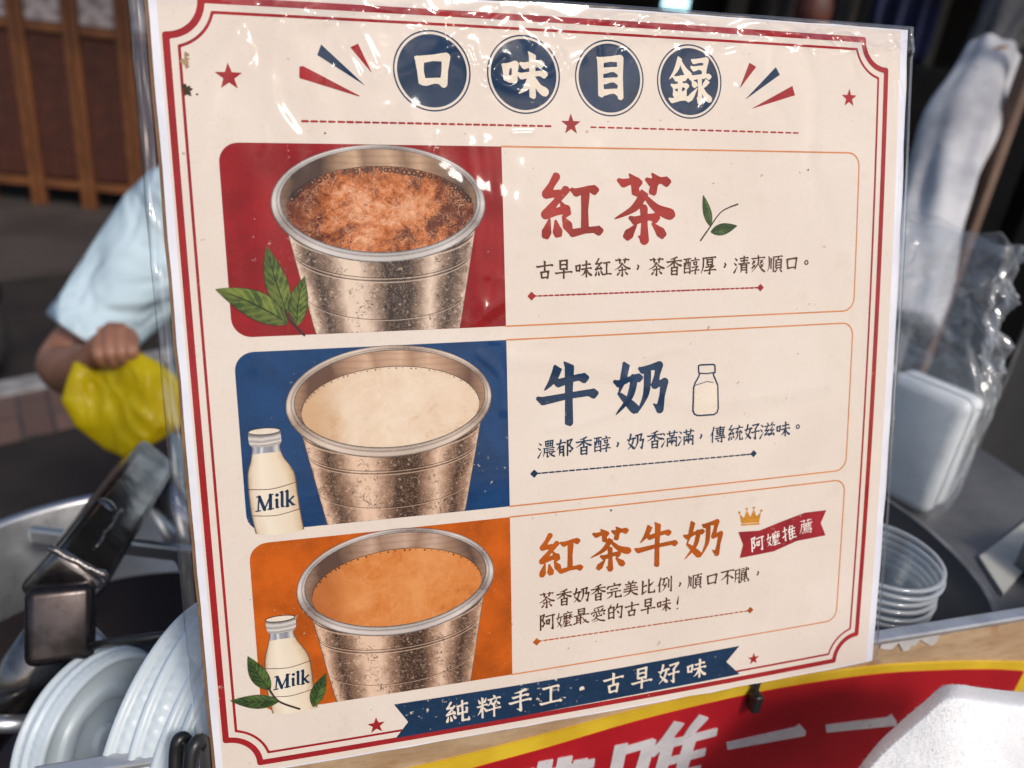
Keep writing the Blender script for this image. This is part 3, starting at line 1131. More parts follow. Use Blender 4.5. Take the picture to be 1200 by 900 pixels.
# leaves
def leaf(base, tip, wid, mat, layer, ox, oy, sc, bend=0.0, parent=None):
    a, b = P(ox + base[0] / sc, oy + base[1] / sc), P(ox + tip[0] / sc, oy + tip[1] / sc)
    d = b - a
    n = np.array([-d[1], d[0]])
    rows = []
    for k in range(25):
        t = k / 24
        c = a + d * t + n * bend * 4 * t * (1 - t)
        wdt = wid * (math.sin(math.pi * t ** 0.85) ** 0.9 if 0 < t < 1 else 0.0) * (1.0 - 0.15 * t) + 0.004
        rows.append([c + n * wdt * s for s in np.linspace(-1, 1, 13)])
    return grid_print('leaf', rows, mat, layer, parent or sheet)


leaf_green = leaf_mat('ink_leaf_green', (0.16, 0.20, 0.035), (0.045, 0.075, 0.015))
leaf_deep = leaf_mat('ink_leaf_deep_green', (0.075, 0.13, 0.03), (0.02, 0.045, 0.014))
stem_m = INK['dark']


def stroke_px(name, pts, w, mat, layer, ox, oy, sc, h=0.00018, parent=None):
    q = crom(PP(pts, ox, oy, sc), 6)
    ws = w if not hasattr(w, '__len__') else list(np.interp(np.linspace(0, 1, len(q)), np.linspace(0, 1, len(w)), w))
    return printed(name, [(sd_line(q, ws), bbox_of(q, 0.0012))], mat, layer, parent or sheet, h)


# ------------------------------------------------------------------ the three cup pictures


def cup(ox, oy, sc, rim, inner, liq, bl, br_, vb, mats, layer):
    """rim / inner / liq: (left x, right x, top y, bottom y) extremes read off the crop"""
    def ell(e, skew):
        l, r, t, b = e
        cx, cy = (l + r) / 2, (t + b) / 2
        c = P(ox + cx / sc, oy + cy / sc)
        pl, pr = P(ox + l / sc, oy + (cy + skew) / sc), P(ox + r / sc, oy + (cy - skew) / sc)
        pt, pb = P(ox + cx / sc, oy + t / sc), P(ox + cx / sc, oy + b / sc)
        return np.array([(pl[0] + pr[0]) / 2, (pt[1] + pb[1]) / 2]), (pr[0] - pl[0]) / 2, abs(pt[1] - pb[1]) / 2
    skew = mats['skew']
    (c0, a0, b0), (c1, a1, b1), (c2, a2, b2) = ell(rim, skew), ell(inner, skew), ell(liq, skew)
    root = None
    # body
    A, B = P(ox + bl[0][0] / sc, oy + bl[0][1] / sc), P(ox + bl[1][0] / sc, oy + bl[1][1] / sc)
    C_, D = P(ox + br_[0][0] / sc, oy + br_[0][1] / sc), P(ox + br_[1][0] / sc, oy + br_[1][1] / sc)
    topl, topr = A, C_
    sl, sr = (B - A) / (A[1] - B[1]), (D - C_) / (C_[1] - D[1])
    rows = []
    n = 60
    sag0 = (A[1] + C_[1]) / 2 - (c0[1] - b0) - 0.0004
    H = max(A[1], C_[1]) - vb + 0.007
    for j in range(61):
        t = j / 60
        pl, pr = topl + sl * H * t, topr + sr * H * t
        row = []
        for i in range(n + 1):
            s = i / n
            p = pl + (pr - pl) * s
            ph = math.acos(max(-1, min(1, 1 - 2 * s)))
            sag = math.sin(ph) * (sag0 * (1 - 0.12 * t))
            row.append((p[0], p[1] - sag + 0.0024))
        rows.append(row)
    body = grid_print('cup_picture', rows, mats['body'], layer, sheet, clampv=vb + 0.00005)
    # inside wall, drink, rim

    def disc_rows(c, a, b, nn=48, mm=30):
        return [[(c[0] + a * math.sqrt(max(0.0, 1 - y * y)) * s, c[1] - b * y) for s in np.linspace(-1, 1, nn)] for y in np.sin(np.linspace(-math.pi / 2, math.pi / 2, mm)) * 0.9999]
    grid_print('cup_inside', disc_rows(c1, a1 * 1.01, b1 * 1.01), mats['inner'], layer + 1, body, span=(c1[0] - a1, c1[0] + a1))
    grid_print('drink_surface', disc_rows(c2, a2, b2), mats['drink'], layer + 2, body, span=(c2[0] - a2, c2[0] + a2))
    # froth bubbles along the far edge of the drink
    items = []
    rnd = random.Random(layer + int(ox))
    for k in range(mats['bub']):
        t = math.pi * (0.08 + 0.84 * (k + 0.6 * rnd.random()) / mats['bub'])
        r = mats['br'] * (0.6 + 0.8 * rnd.random())
        c = (c2[0] + a2 * 0.985 * math.cos(t), c2[1] + (b2 * 0.975 - r) * math.sin(t))
        items.append((sd_circle(c, r, r * 0.5 if mats['br'] > 0.0004 else None), (c[0] - 2 * r, c[1] - 2 * r, c[0] + 2 * r, c[1] + 2 * r)))
    printed('froth_bubbles', items, INK['dark'], layer + 3, body, 0.00012)
    edge = [np.array((c2[0] + a2 * math.cos(t), c2[1] + b2 * math.sin(t))) for t in np.linspace(0.02 * math.pi, 0.98 * math.pi, 50)]
    printed('drink_outline', [(sd_line(edge, 0.00022), bbox_of(edge, 0.0005))], INK['dark'], layer + 3, body, 0.00015)
    rows = []
    for j in range(9):
        k = j / 8
        rows.append([(c0[0] + (c1[0] - c0[0]) * k + (a0 + (a1 - a0) * k) * math.cos(t), c0[1] + (c1[1] - c0[1]) * k + (b0 + (b1 - b0) * k) * math.sin(t)) for t in np.linspace(0, 2 * math.pi, 129)])
    grid_print('cup_rim', rows, mats['rim'], layer + 4, body)
    return body


tea = dict(body=cup_body_mat('ink_cup_silver', SIL_L, SIL_D, SIL_M, 0.0), rim=cup_rim_mat('ink_rim_silver', (0.62, 0.56, 0.53), (0.25, 0.20, 0.18), 0),
           inner=cup_inner_mat('ink_inside_silver', (0.50, 0.33, 0.21), (0.07, 0.04, 0.03), (0.24, 0.14, 0.085)),
           drink=drink_mat('ink_tea', (0.50, 0.14, 0.032), (0.70, 0.36, 0.20), (0.11, 0.022, 0.008), True, 0.1), bub=40, br=0.00075, skew=-8)
milk = dict(body=cup_body_mat('ink_cup_copper', COP_L, COP_D, COP_M, 0.4), rim=cup_rim_mat('ink_rim_copper', (0.66, 0.53, 0.44), (0.28, 0.19, 0.14), 1),
            inner=cup_inner_mat('ink_inside_copper', (0.56, 0.36, 0.24), (0.12, 0.06, 0.04), (0.36, 0.21, 0.13)),
            drink=drink_mat('ink_milk', (0.68, 0.51, 0.37), (0.74, 0.60, 0.46), (0.50, 0.28, 0.13), False, 0.3), bub=34, br=0.0002, skew=16)
mtea = dict(body=cup_body_mat('ink_cup_bronze', COP_L, COP_D, COP_M, 0.8), rim=cup_rim_mat('ink_rim_steel', (0.66, 0.58, 0.54), (0.24, 0.18, 0.16), 2),
            inner=cup_inner_mat('ink_inside_bronze', (0.50, 0.34, 0.25), (0.10, 0.055, 0.04), (0.30, 0.18, 0.12)),
            drink=drink_mat('ink_milk_tea', (0.58, 0.19, 0.045), (0.66, 0.27, 0.09), (0.36, 0.10, 0.025), False, 0.6), bub=30, br=0.00026, skew=34)
cup(230, 160, 3.158, (275, 1070, 30, 466), (312, 1036, 46, 428), (334, 1026, 110, 434), [(328, 345), (437, 735)], [(1038, 345), (980, 715)], ROWS[0][1], tea, 4)
cup(200, 380, 2.727, (367, 1025, 67, 425), (397, 1003, 84, 392), (418, 986, 135, 400), [(414, 355), (495, 640)], [(995, 312), (945, 598)], ROWS[1][1], milk, 4)
cup(200, 600, 2.727, (402, 1033, 53, 393), (430, 1006, 68, 362), (452, 993, 118, 369), [(447, 340), (525, 608)], [(1004, 262), (962, 540)], ROWS[2][1], mtea, 4)

leaf((338, 655), (260, 406), 0.17, leaf_green, 10, 230, 160, 3.158, 0.02)
leaf((340, 692), (72, 565), 0.20, leaf_green, 10, 230, 160, 3.158, -0.04)
leaf((374, 700), (402, 518), 0.20, leaf_green, 10, 230, 160, 3.158, 0.05)
stroke_px('leaf_stem', [(330, 640), (348, 680), (400, 735)], 0.0007, stem_m, 11, 230, 160, 3.158)
leaf((735, 270), (707, 153), 0.15, leaf_deep, 6, 600, 180, 3.158)
leaf((735, 290), (833, 267), 0.20, leaf_deep, 6, 600, 180, 3.158)
stroke_px('leaf_stem', [(698, 321), (728, 278), (775, 215), (835, 187)], [0.0006, 0.0005, 0.0004, 0.0006], stem_m, 7, 600, 180, 3.158, 0.00014)


# bottles
def bottle(ox, oy, sc, rows, slope, cap_n, milk_y, layer, txt):
    R = []
    for y, l, r in rows:
        dy = slope * (r - l) / 2
        R.append((P(ox + l / sc, oy + (y + dy) / sc), P(ox + r / sc, oy + (y - dy) / sc)))

    def fill(rr, k=4, sag=0.0):
        L = crom([a for a, b in rr], k)
        Rr = crom([b for a, b in rr], k)
        out = []
        for a, b in zip(L, Rr):
            out.append([a + (b - a) * s + np.array([0, -sag * abs(b[0] - a[0]) * math.sin(math.pi * s)]) for s in np.linspace(0, 1, 25)])
        return out
    body = grid_print('bottle_picture', fill(R[cap_n:], 5, 0.07), bottle_mat('ink_milk_bottle', milk_y), layer, sheet)
    grid_print('bottle_cap', fill(R[:cap_n + 1], 5, 0.07), glass_cap_mat(), layer + 1, body)
    a, b = R[0]
    c, ra = (a + b) / 2, np.linalg.norm(b - a) / 2
    e = [c + np.array([ra * math.cos(t), ra * 0.22 * math.sin(t)]) for t in np.linspace(0, 2 * math.pi, 40)]
    printed('bottle_mouth', [(sd_poly(e[:-1]), bbox_of(e, 0.0005))], INK['cream'], layer + 2, body, 0.00015)
    printed('bottle_mouth_line', [(sd_line(e, 0.0003), bbox_of(e, 0.0006))], INK['dark'], layer + 3, body, 0.00015)
    for (x0, y0, x1, y1, s) in txt['lines']:
        q = crom(PP([(x0, y0), ((x0 + x1) / 2, (y0 + y1) / 2 + s), (x1, y1)], ox, oy, sc), 6)
        printed('label_line', [(sd_line(q, 0.00025), bbox_of(q, 0.0006))], INK['brown'], layer + 2, body, 0.00015)
    # the word Milk in a slanted bold serif hand
    x0, y0, x1, y1 = txt['box']
    o, ex, ey = P(ox + x0 / sc, oy + y0 / sc), P(ox + x1 / sc, oy + y1 / sc), None
    ex = ex - o
    ey = np.array([-ex[1], ex[0]]) / np.linalg.norm(ex)
    wd = np.linalg.norm(ex)
    hgt = wd * 0.46
    ex = ex / wd

    def q(x, y):
        return o + ex * (x * wd + 0.14 * y * hgt * 1.0) + ey * (y * hgt)
    S = []

    def ln(pts, w):
        S.append((sd_line([q(*p) for p in pts], [t * hgt for t in w] if hasattr(w, '__len__') else w * hgt), bbox_of([q(*p) for p in pts], 0.0012)))
    ln([(0.03, 0.06), (0.06, 0.9)], 0.09)
    ln([(0.07, 0.9), (0.20, 0.08)], 0.19)
    ln([(0.20, 0.08), (0.37, 0.9)], 0.09)
    ln([(0.36, 0.9), (0.36, 0.07)], 0.19)
    ln([(-0.03, 0.05), (0.09, 0.05)], 0.08)
    ln([(0.29, 0.05), (0.44, 0.05)], 0.08)
    ln([(0.0, 0.92), (0.09, 0.92)], 0.08)
    ln([(0.35, 0.92), (0.43, 0.92)], 0.08)
    ln([(0.53, 0.55), (0.53, 0.10), (0.58, 0.06)], [0.17, 0.17, 0.07])
    ln([(0.49, 0.54), (0.54, 0.57)], 0.08)
    ln([(0.535, 0.83), (0.535, 0.84)], 0.2)
    ln([(0.67, 0.96), (0.67, 0.10), (0.72, 0.06)], [0.17, 0.17, 0.07])
    ln([(0.62, 0.96), (0.67, 0.99)], 0.08)
    ln([(0.81, 0.98), (0.81, 0.05)], 0.17)
    ln([(0.76, 0.96), (0.81, 0.99)], 0.08)
    ln([(0.97, 0.58), (0.84, 0.34)], [0.12, 0.09])
    ln([(0.86, 0.36), (0.95, 0.10), (1.01, 0.06)], [0.15, 0.16, 0.07])
    ln([(0.76, 0.04), (0.86, 0.04)], 0.07)
    printed('label_lettering', S, INK['navy'], layer + 3, body, 0.00013)
    return body


bottle(200, 380, 2.727, [(342, 248, 350), (358, 248, 352), (377, 251, 354), (386, 258, 350), (400, 259, 350), (430, 256, 362), (460, 247, 385), (490, 245, 399), (540, 249, 406), (600, 257, 415), (662, 272, 427)], -0.09 * 0 + 0.10, 3, 0.17, 6,
       dict(lines=[(248, 528, 403, 503, 10), (262, 612, 416, 588, 10)], box=(276, 600, 396, 579)))
bottle(200, 600, 2.727, [(340, 303, 397), (352, 304, 400), (372, 308, 400), (382, 315, 394), (396, 315, 395), (420, 310, 408), (450, 302, 432), (480, 300, 446), (530, 303, 454), (580, 311, 461), (633, 325, 470)], 0.14, 3, 0.17, 6,
       dict(lines=[(302, 500, 448, 474, 10), (312, 590, 462, 562, 10)], box=(333, 569, 443, 546)))
leaf((318, 568), (247, 460), 0.20, leaf_deep, 13, 200, 600, 2.727, 0.03)
leaf((347, 603), (191, 602), 0.17, leaf_deep, 13, 200, 600, 2.727, 0.02)
leaf((456, 622), (497, 515), 0.20, leaf_deep, 13, 200, 600, 2.727, 0.03)
stroke_px('leaf_stem', [(312, 560), (345, 603), (412, 628)], 0.0007, stem_m, 14, 200, 600, 2.727)
# the small outlined bottle beside the milk heading
ob = [(728, 95), (735, 92), (786, 90), (792, 93), (793, 121), (786, 124), (788, 135), (797, 155), (803, 172), (805, 262), (800, 278), (788, 286), (725, 290), (712, 284), (706, 270), (709, 180), (716, 160), (728, 140), (733, 126), (729, 121)]
qo = PP(ob, 600, 400, 3.333)
mk = PP([(714, 172), (760, 158), (801, 168), (802, 264), (796, 278), (784, 283), (727, 286), (713, 280), (710, 268)], 600, 400, 3.333)
icon = printed('bottle_icon', [(sd_line(qo + [qo[0]], 0.0006), bbox_of(qo, 0.001)),
                               (sd_line(PP([(730, 124), (760, 126), (792, 121)], 600, 400, 3.333), 0.0005), bbox_of(qo, 0.001)),
                               (sd_line(PP([(714, 172), (760, 157), (786, 160)], 600, 400, 3.333), 0.0003), bbox_of(qo, 0.001))], INK['navy'], 6, sheet, 0.00015)
printed('icon_milk', [(sd_poly(mk), bbox_of(mk, 0.0005))], INK['cream'], 5, icon, 0.00025)

# mould spot on the sheet near the upper left corner, rust specks
stain = ink('brown_stain', (0.055, 0.035, 0.015), 0.0, 0.3)


def blob(px, py, r, seed):
    c = P(px, py)
    def fn(U, V):
        a = np.arctan2(V - c[1], U - c[0])
        k = 1 + 0.25 * np.sin(3 * a + seed) + 0.2 * np.sin(7 * a + 2 * seed) + 0.12 * np.sin(13 * a)
        return np.hypot(U - c[0], V - c[1]) - r * k
    return fn, (c[0] - 2 * r, c[1] - 2 * r, c[0] + 2 * r, c[1] + 2 * r)


for it_ in ([blob(218.5, 104.5, 0.0013, 1), blob(220.5, 108.5, 0.0009, 4), blob(216.5, 101, 0.0006, 3), blob(231, 110.5, 0.0003, 2), blob(381, 156, 0.0003, 3), blob(947, 199, 0.00035, 4), blob(716, 598, 0.0004, 1), blob(836, 215, 0.0002, 5)]):
    printed('stain', [it_], stain, 6, sheet, 0.0001)
lt = ink('tan_stain', (0.33, 0.22, 0.13), 0.0, 0.3)
for it_ in ([blob(217, 72, 0.0012, 5), blob(218.5, 64, 0.0007, 2), blob(219, 78, 0.0006, 1)]):
    printed('stain', [it_], lt, 5, sheet, 0.0002)

# ------------------------------------------------------------------ the clear plastic sleeve
def film_mat(name, tint=(0.97, 0.98, 1.0), rough=0.06, haze=0.0, base=0.045):
    t = NT(name)
    t.t.nodes.remove(t.b)
    tr = t.n('BsdfTransparent')
    tr.inputs[0].default_value = (*tint, 1)
    gl = t.n('BsdfGlossy')
    gl.inputs['Roughness'].default_value = rough
    # the same film seen from behind reflects as much as from the front
    lw = t.n('LayerWeight')
    lw.inputs[0].default_value = 0.5
    p5 = t.math('POWER', lw.outputs['Facing'], 3.2)
    f = t.math('ADD', t.math('MULTIPLY', p5, 0.9), base, clamp=True)
    mx = t.n('MixShader')
    t.l(f, mx.inputs[0])
    t.l(tr.outputs[0], mx.inputs[1])
    t.l(gl.outputs[0], mx.inputs[2])
    last = mx.outputs[0]
    if haze:
        df = t.n('BsdfTranslucent')
        df.inputs[0].default_value = (0.85, 0.88, 0.92, 1)
        d2 = t.n('BsdfDiffuse')
        d2.inputs[0].default_value = (0.85, 0.88, 0.92, 1)
        ad = t.n('MixShader')
        ad.inputs[0].default_value = 0.5
        t.l(df.outputs[0], ad.inputs[1])
        t.l(d2.outputs[0], ad.inputs[2])
        m2 = t.n('MixShader')
        m2.inputs[0].default_value = haze
        t.l(last, m2.inputs[1])
        t.l(ad.outputs[0], m2.inputs[2])
        last = m2.outputs[0]
    t.l(last, t.out.inputs[0])
    return t.m


def creases():
    """crease lines of the film: (points in photo pixels, height m, width m)"""
    rnd = random.Random(11)
    L = []
    # the bundle along the top edge
    x = 290
    while x < 1040:
        y0 = 6 + (x - 290) * 0.052
        n = rnd.randint(2, 4)
        pts = [(x, y0 + rnd.uniform(-4, 20))]
        for k in range(n):
            pts.append((pts[-1][0] + rnd.uniform(14, 48), y0 + rnd.uniform(-6, 26)))
        L.append((pts, rnd.choice((1, 1, -1)) * rnd.uniform(0.0003, 0.0007), rnd.uniform(0.0008, 0.0022)))
        x += rnd.uniform(14, 36)
    # branches that run down from it
    for x in (330, 412, 470, 520, 566, 603, 640, 696, 742, 792, 840, 905, 990):
        y0 = 12 + (x - 290) * 0.052
        a = rnd.uniform(-0.7, 0.7)
        ln = rnd.uniform(18, 60)
        L.append(([(x, y0), (x + a * ln * 0.5, y0 + ln * 0.5 + rnd.uniform(-5, 5)), (x + a * ln, y0 + ln)], rnd.uniform(0.0002, 0.0005), rnd.uniform(0.0008, 0.002)))
    # folds that fan out from the pierced point at the upper left
    for q in ([(278, 36), (262, 60), (238, 86), (222, 104)], [(278, 36), (284, 60), (288, 76)], [(278, 38), (256, 90), (244, 140), (236, 200)],
              [(290, 78), (316, 96), (322, 128), (348, 160)], [(318, 70), (322, 120), (345, 165), (352, 200)]):
        L.append((q, 0.00045, 0.0024))
    # across the title
    for q, a, w in (([(552, 60), (560, 80), (572, 88), (584, 98), (600, 100), (622, 80), (642, 88), (656, 64)], 0.0007, 0.0011),
                    ([(545, 66), (556, 90), (566, 104), (580, 96)], 0.0006, 0.0012), ([(398, 56), (412, 74), (424, 96), (446, 88)], 0.0007, 0.0016),
                    ([(412, 60), (432, 78), (440, 100)], 0.0006, 0.0012), ([(466, 92), (490, 82), (520, 60), (538, 50)], 0.0006, 0.0022),
                    ([(536, 50), (546, 70), (550, 96)], 0.0005, 0.0012), ([(748, 30), (756, 44), (790, 40), (840, 46), (910, 50)], 0.0006, 0.0014),
                    ([(890, 28), (900, 40), (908, 46)], 0.0006, 0.0008), ([(590, 70), (575, 88), (590, 104), (616, 108)], 0.0006, 0.0012)):
        L.append((q, a, w))
    # over the red panel's right end
    for q in ([(548, 172), (560, 240), (556, 300), (566, 384)], [(566, 170), (574, 250), (570, 320)], [(566, 362), (578, 350), (586, 330)], [(545, 380), (560, 374), (590, 352)]):
        L.append((q, 0.0006, 0.0026))
    # over the tea heading, the milk heading and the lower left corner
    for q in ([(946, 218), (952, 226), (950, 246)], [(640, 500), (680, 494), (720, 478), (742, 452)], [(735, 440), (760, 416), (800, 408), (822, 424)],
              [(560, 414), (586, 440), (590, 480)], [(574, 398), (590, 402), (594, 430)], [(604, 424), (616, 404), (640, 398)]):
        L.append((q, 0.00035, 0.0016))
    for k in range(7):
        x0 = 268 + 14 * k
        L.append(([(300 + 5 * k, 818), (x0 + 12 + 10 * k, 850), (x0 - 10 + 20 * k, 884)], 0.00022, 0.0018))
    for k in range(18):
        x0, y0 = rnd.uniform(220, 1020), rnd.uniform(60, 800)
        a = rnd.uniform(0, math.pi)
        ln = rnd.uniform(20, 90)
        c, s_ = math.cos(a), math.sin(a)
        L.append(([(x0, y0), (x0 + c * ln * 0.5 + rnd.uniform(-8, 8), y0 + s_ * ln * 0.5 + rnd.uniform(-8, 8)), (x0 + c * ln, y0 + s_ * ln)], rnd.uniform(0.00008, 0.0002), rnd.uniform(0.0015, 0.004)))
    for k in range(46):                                     # fine crumples under the top seam
        x0 = rnd.uniform(300, 1040)
        y0 = 8 + (x0 - 290) * 0.052 + abs(rnd.gauss(0, 13))
        q = [(x0, y0)]
        for _ in range(rnd.randint(1, 3)):
            q.append((q[-1][0] + rnd.uniform(5, 22), q[-1][1] + rnd.uniform(-9, 9)))
        L.append((q, rnd.uniform(0.00022, 0.0005), rnd.uniform(0.0005, 0.0010)))
    for k in range(14):                                     # and over the title and upper left
        x0, y0 = rnd.uniform(230, 880), rnd.uniform(40, 170)
        q = [(x0, y0)]
        a = rnd.uniform(0, 6.28)
        for _ in range(rnd.randint(2, 4)):
            a += rnd.uniform(-0.9, 0.9)
            q.append((q[-1][0] + 12 * math.cos(a), q[-1][1] + 12 * math.sin(a)))
        L.append((q, rnd.uniform(0.00015, 0.0004), rnd.uniform(0.0006, 0.0014)))
    for q in ([(330, 40), (372, 120), (400, 230), (410, 330)], [(640, 60), (690, 130), (780, 200), (900, 240)], [(250, 130), (300, 210), (310, 330), (296, 420)],
              [(860, 60), (900, 120), (960, 230), (985, 330)], [(480, 130), (520, 210), (620, 250), (700, 330)], [(700, 180), (760, 280), (880, 330), (990, 350)],
              [(600, 420), (700, 430), (820, 470), (960, 450)], [(420, 20), (440, 70), (430, 140)], [(930, 50), (950, 110), (945, 200)], [(610, 200), (600, 290), (620, 370)]):
        L.append((q, rnd.uniform(0.0004, 0.0008), rnd.uniform(0.003, 0.006)))
    # right margin
    for q in ([(1046, 60), (1050, 120), (1052, 180)], [(1040, 44), (1048, 60), (1056, 52)], [(1050, 100), (1056, 140), (1046, 240), (1048, 330)]):
        L.append((q, 0.0005, 0.0010))
    return L


def sleeve():
    nu, nv = 420, 400
    us, vs = np.linspace(-0.1402, 0.1424, nu), np.linspace(-0.1330, 0.1345, nv)
    U, V = np.meshgrid(us, vs)
    W = surf(U, V) + 0.0016
    # soft undulation
    for sc, a in ((26, 0.00055), (60, 0.00022), (150, 0.00006)):
        N = np.zeros(U.shape)
        gx, gy = np.linspace(us[0], us[-1], 90), np.linspace(vs[0], vs[-1], 90)
        G = np.array([[mnoise.noise(Vector((x * sc, y * sc * 0.8, sc))) for x in gx] for y in gy])
        jx, jy = (U - us[0]) / (us[-1] - us[0]) * 88.999, (V - vs[0]) / (vs[-1] - vs[0]) * 88.999
        ix, iy = jx.astype(int), jy.astype(int)
        fx, fy = jx - ix, jy - iy
        fx, fy = fx * fx * (3 - 2 * fx), fy * fy * (3 - 2 * fy)
        N = (G[iy, ix] * (1 - fx) + G[iy, ix + 1] * fx) * (1 - fy) + (G[iy + 1, ix] * (1 - fx) + G[iy + 1, ix + 1] * fx) * fy
        W += a * N
    for pts, a, w in creases():
        q = np.array(crom(PP(pts), 5))
        bb = bbox_of(q, 3 * w)
        m = (U > bb[0]) & (U < bb[2]) & (V > bb[1]) & (V < bb[3])
        if not m.any():
            continue
        uu, vv = U[m], V[m]
        d = sd_line(list(q), 0.0)(uu, vv)
        W[m] += a * np.exp(-(d / w) ** 2) * 1.0
    # the empty strip left of the card folds in vertical creases, and the top seam
    strip = np.clip((-0.1352 - U) / 0.003, 0, 1)
    W += strip * (0.0004 * np.sin(U * 3200 + 1.6 * np.sin(V * 60) + 0.8 * np.sin(V * 190)) + 0.0003 * np.sin(V * 310 + U * 900) - 0.0004)
    for v0 in (0.062, 0.045, -0.03, -0.085):
        W += strip * 0.0007 * np.exp(-((V - v0 + (U + 0.138) * 1.5) / 0.0018) ** 2)
    W = np.maximum(W, surf(U, V) + 0.0007)
    edge = np.minimum(np.minimum(U - us[0], us[-1] - U), np.minimum(V - vs[0], vs[-1] - V))
    W -= 0.003 * np.clip(1 - edge / 0.0016, 0, 1) ** 2 * (V > vs[0] + 0.004)
    verts = np.stack([U.ravel(), V.ravel(), W.ravel()], 1)
    i = np.arange(nv - 1)[:, None] * nu + np.arange(nu - 1)[None, :]
    faces = np.stack([i.ravel(), i.ravel() + 1, i.ravel() + nu + 1, i.ravel() + nu], 1)
    me = bpy.data.meshes.new('plastic_sleeve')
    me.from_pydata(verts.tolist(), [], faces.tolist())
    me.update()
    o = link('plastic_sleeve', me, film_mat('clear_film', (1, 1, 1), 0.085, 0.0, 0.019), sign, True)
    me.materials.append(film_mat('clear_film_edge', (0.97, 0.98, 1.0), 0.06, 0.06, 0.13))
    me.materials.append(film_mat('clear_film_seam', (0.99, 0.99, 1.0), 0.05, 0.035, 0.05))
    uc = 0.5 * (U[:-1, :-1] + U[1:, 1:])
    vc = 0.5 * (V[:-1, :-1] + V[1:, 1:])
    me.polygons.foreach_set('material_index', np.where((uc < -0.1353) | (uc > 0.1398) | (vc > 0.1327), 1, np.where(vc > 0.1255 + 0.0016 * np.sin(uc * 90) + 0.001 * np.sin(uc * 260), 2, 0)).astype(np.int32).ravel())
    o['label'] = 'clear crinkled plastic sleeve'


sleeve()

# ------------------------------------------------------------------ THE SETTING: ground
asphalt = simple('asphalt', (0.022, 0.017, 0.016), (0.011, 0.008, 0.008), 3, 0.8, bump=0.4, bdist=0.004, bscale=200)
concrete = simple('concrete', (0.062, 0.050, 0.047), (0.038, 0.030, 0.028), 2, 0.75, bump=0.2, bscale=90)
g = mesh_obj('ground', [(-60, -60, 0), (60, -60, 0), (60, 60, 0), (-60, 60, 0)], [(0, 1, 2, 3)], asphalt)
structure(g)


def gpt(px, py, z=0.0):
    return hit(px, py, (0, 0, z), (0, 0, 1))


# brick paving strip with a pale edge line, running along the street on the left
def brick_mat():
    t = NT('brick_pavers')
    b = t.n('TexBrick')
    b.inputs['Color1'].default_value = (0.17, 0.10, 0.085, 1)
    b.inputs['Color2'].default_value = (0.085, 0.05, 0.045, 1)
    b.inputs['Mortar'].default_value = (0.05, 0.04, 0.04, 1)
    b.inputs['Scale'].default_value = 1.0
    b.inputs['Mortar Size'].default_value = 0.008
    b.inputs['Brick Width'].default_value = 0.30
    b.inputs['Row Height'].default_value = 0.10
    mp = t.n('Mapping')
    mp.inputs['Rotation'].default_value = (0, 0, 0.95)
    t.l(t.coord(), mp.inputs[0])
    t.l(mp.outputs[0], b.inputs['Vector'])
    c = t.mix(t.math('MULTIPLY', t.step(t.noise(9, 4), 0.4, 0.7), 0.5), b.outputs[0], (0.09, 0.07, 0.065))
    t.set(c, 0.7)
    t.bump(t.noise(120, 3), 0.3, 0.003)
    return t.m


def slab(name, poly, z, mat, th=0.02):
    bm = bmesh.new()
    top = [bm.verts.new((x, y, z)) for x, y in poly]
    f = bm.faces.new(top)
    r = bmesh.ops.extrude_face_region(bm, geom=[f])
    for v in r['geom']:
        if isinstance(v, bmesh.types.BMVert):
            v.co.z -= th
    return bm_obj(name, bm, mat)


a0, a1 = gpt(-60, 512), gpt(80, 480)
b0_, b1_ = gpt(-60, 456), gpt(60, 452)
d = (a1 - a0) / np.linalg.norm(a1 - a0)
nrm = np.array([-d[1], d[0], 0])
base = gpt(40, 512)
wpav = float((gpt(30, 462) - base) @ nrm)
structure(slab('brick_pavement', [tuple((base + d * s + nrm * k)[:2]) for s, k in ((-6, 0), (8, 0), (8, wpav), (-6, wpav))], 0.008, brick_mat(), 0.007))
kerb_m = simple('kerb_stone', (0.30, 0.30, 0.315), (0.18, 0.18, 0.19), 12, 0.7)
structure(slab('kerb_line', [tuple((base + d * s + nrm * k)[:2]) for s, k in ((-6, wpav + 0.003), (8, wpav + 0.003), (8, wpav + 0.10), (-6, wpav + 0.10))], 0.03, kerb_m, 0.028))
c0_ = gpt(60, 322)
structure(slab('concrete_apron', [tuple((c0_ + d * s + nrm * k)[:2]) for s, k in ((-8, 0), (12, 0), (12, 4.0), (-8, 4.0))], 0.010, concrete, 0.009))

# ------------------------------------------------------------------ folding wooden screens along the far shop front
wood_frame = simple('screen_frame_wood', (0.17, 0.060, 0.018), (0.11, 0.036, 0.010), 8, 0.55)
wood_slat = simple('screen_slat_wood', (0.080, 0.022, 0.011), (0.050, 0.013, 0.007), 14, 0.6)
Z_RAIL = 0.16
r0, r1 = gpt(0, 209, Z_RAIL), gpt(110, 219, Z_RAIL)
fd = (r1 - r0) / np.linalg.norm(r1 - r0)
fd[2] = 0
fd = fd / np.linalg.norm(fd)
fn_ = np.array([fd[1], -fd[0], 0])                         # towards the viewer
if fn_ @ (CAM - r0) < 0:
    fn_ = -fn_


def fhit(px, py):
    q = hit(px, py, r0, fn_)
    return float((q - r0) @ fd), float(q[2])


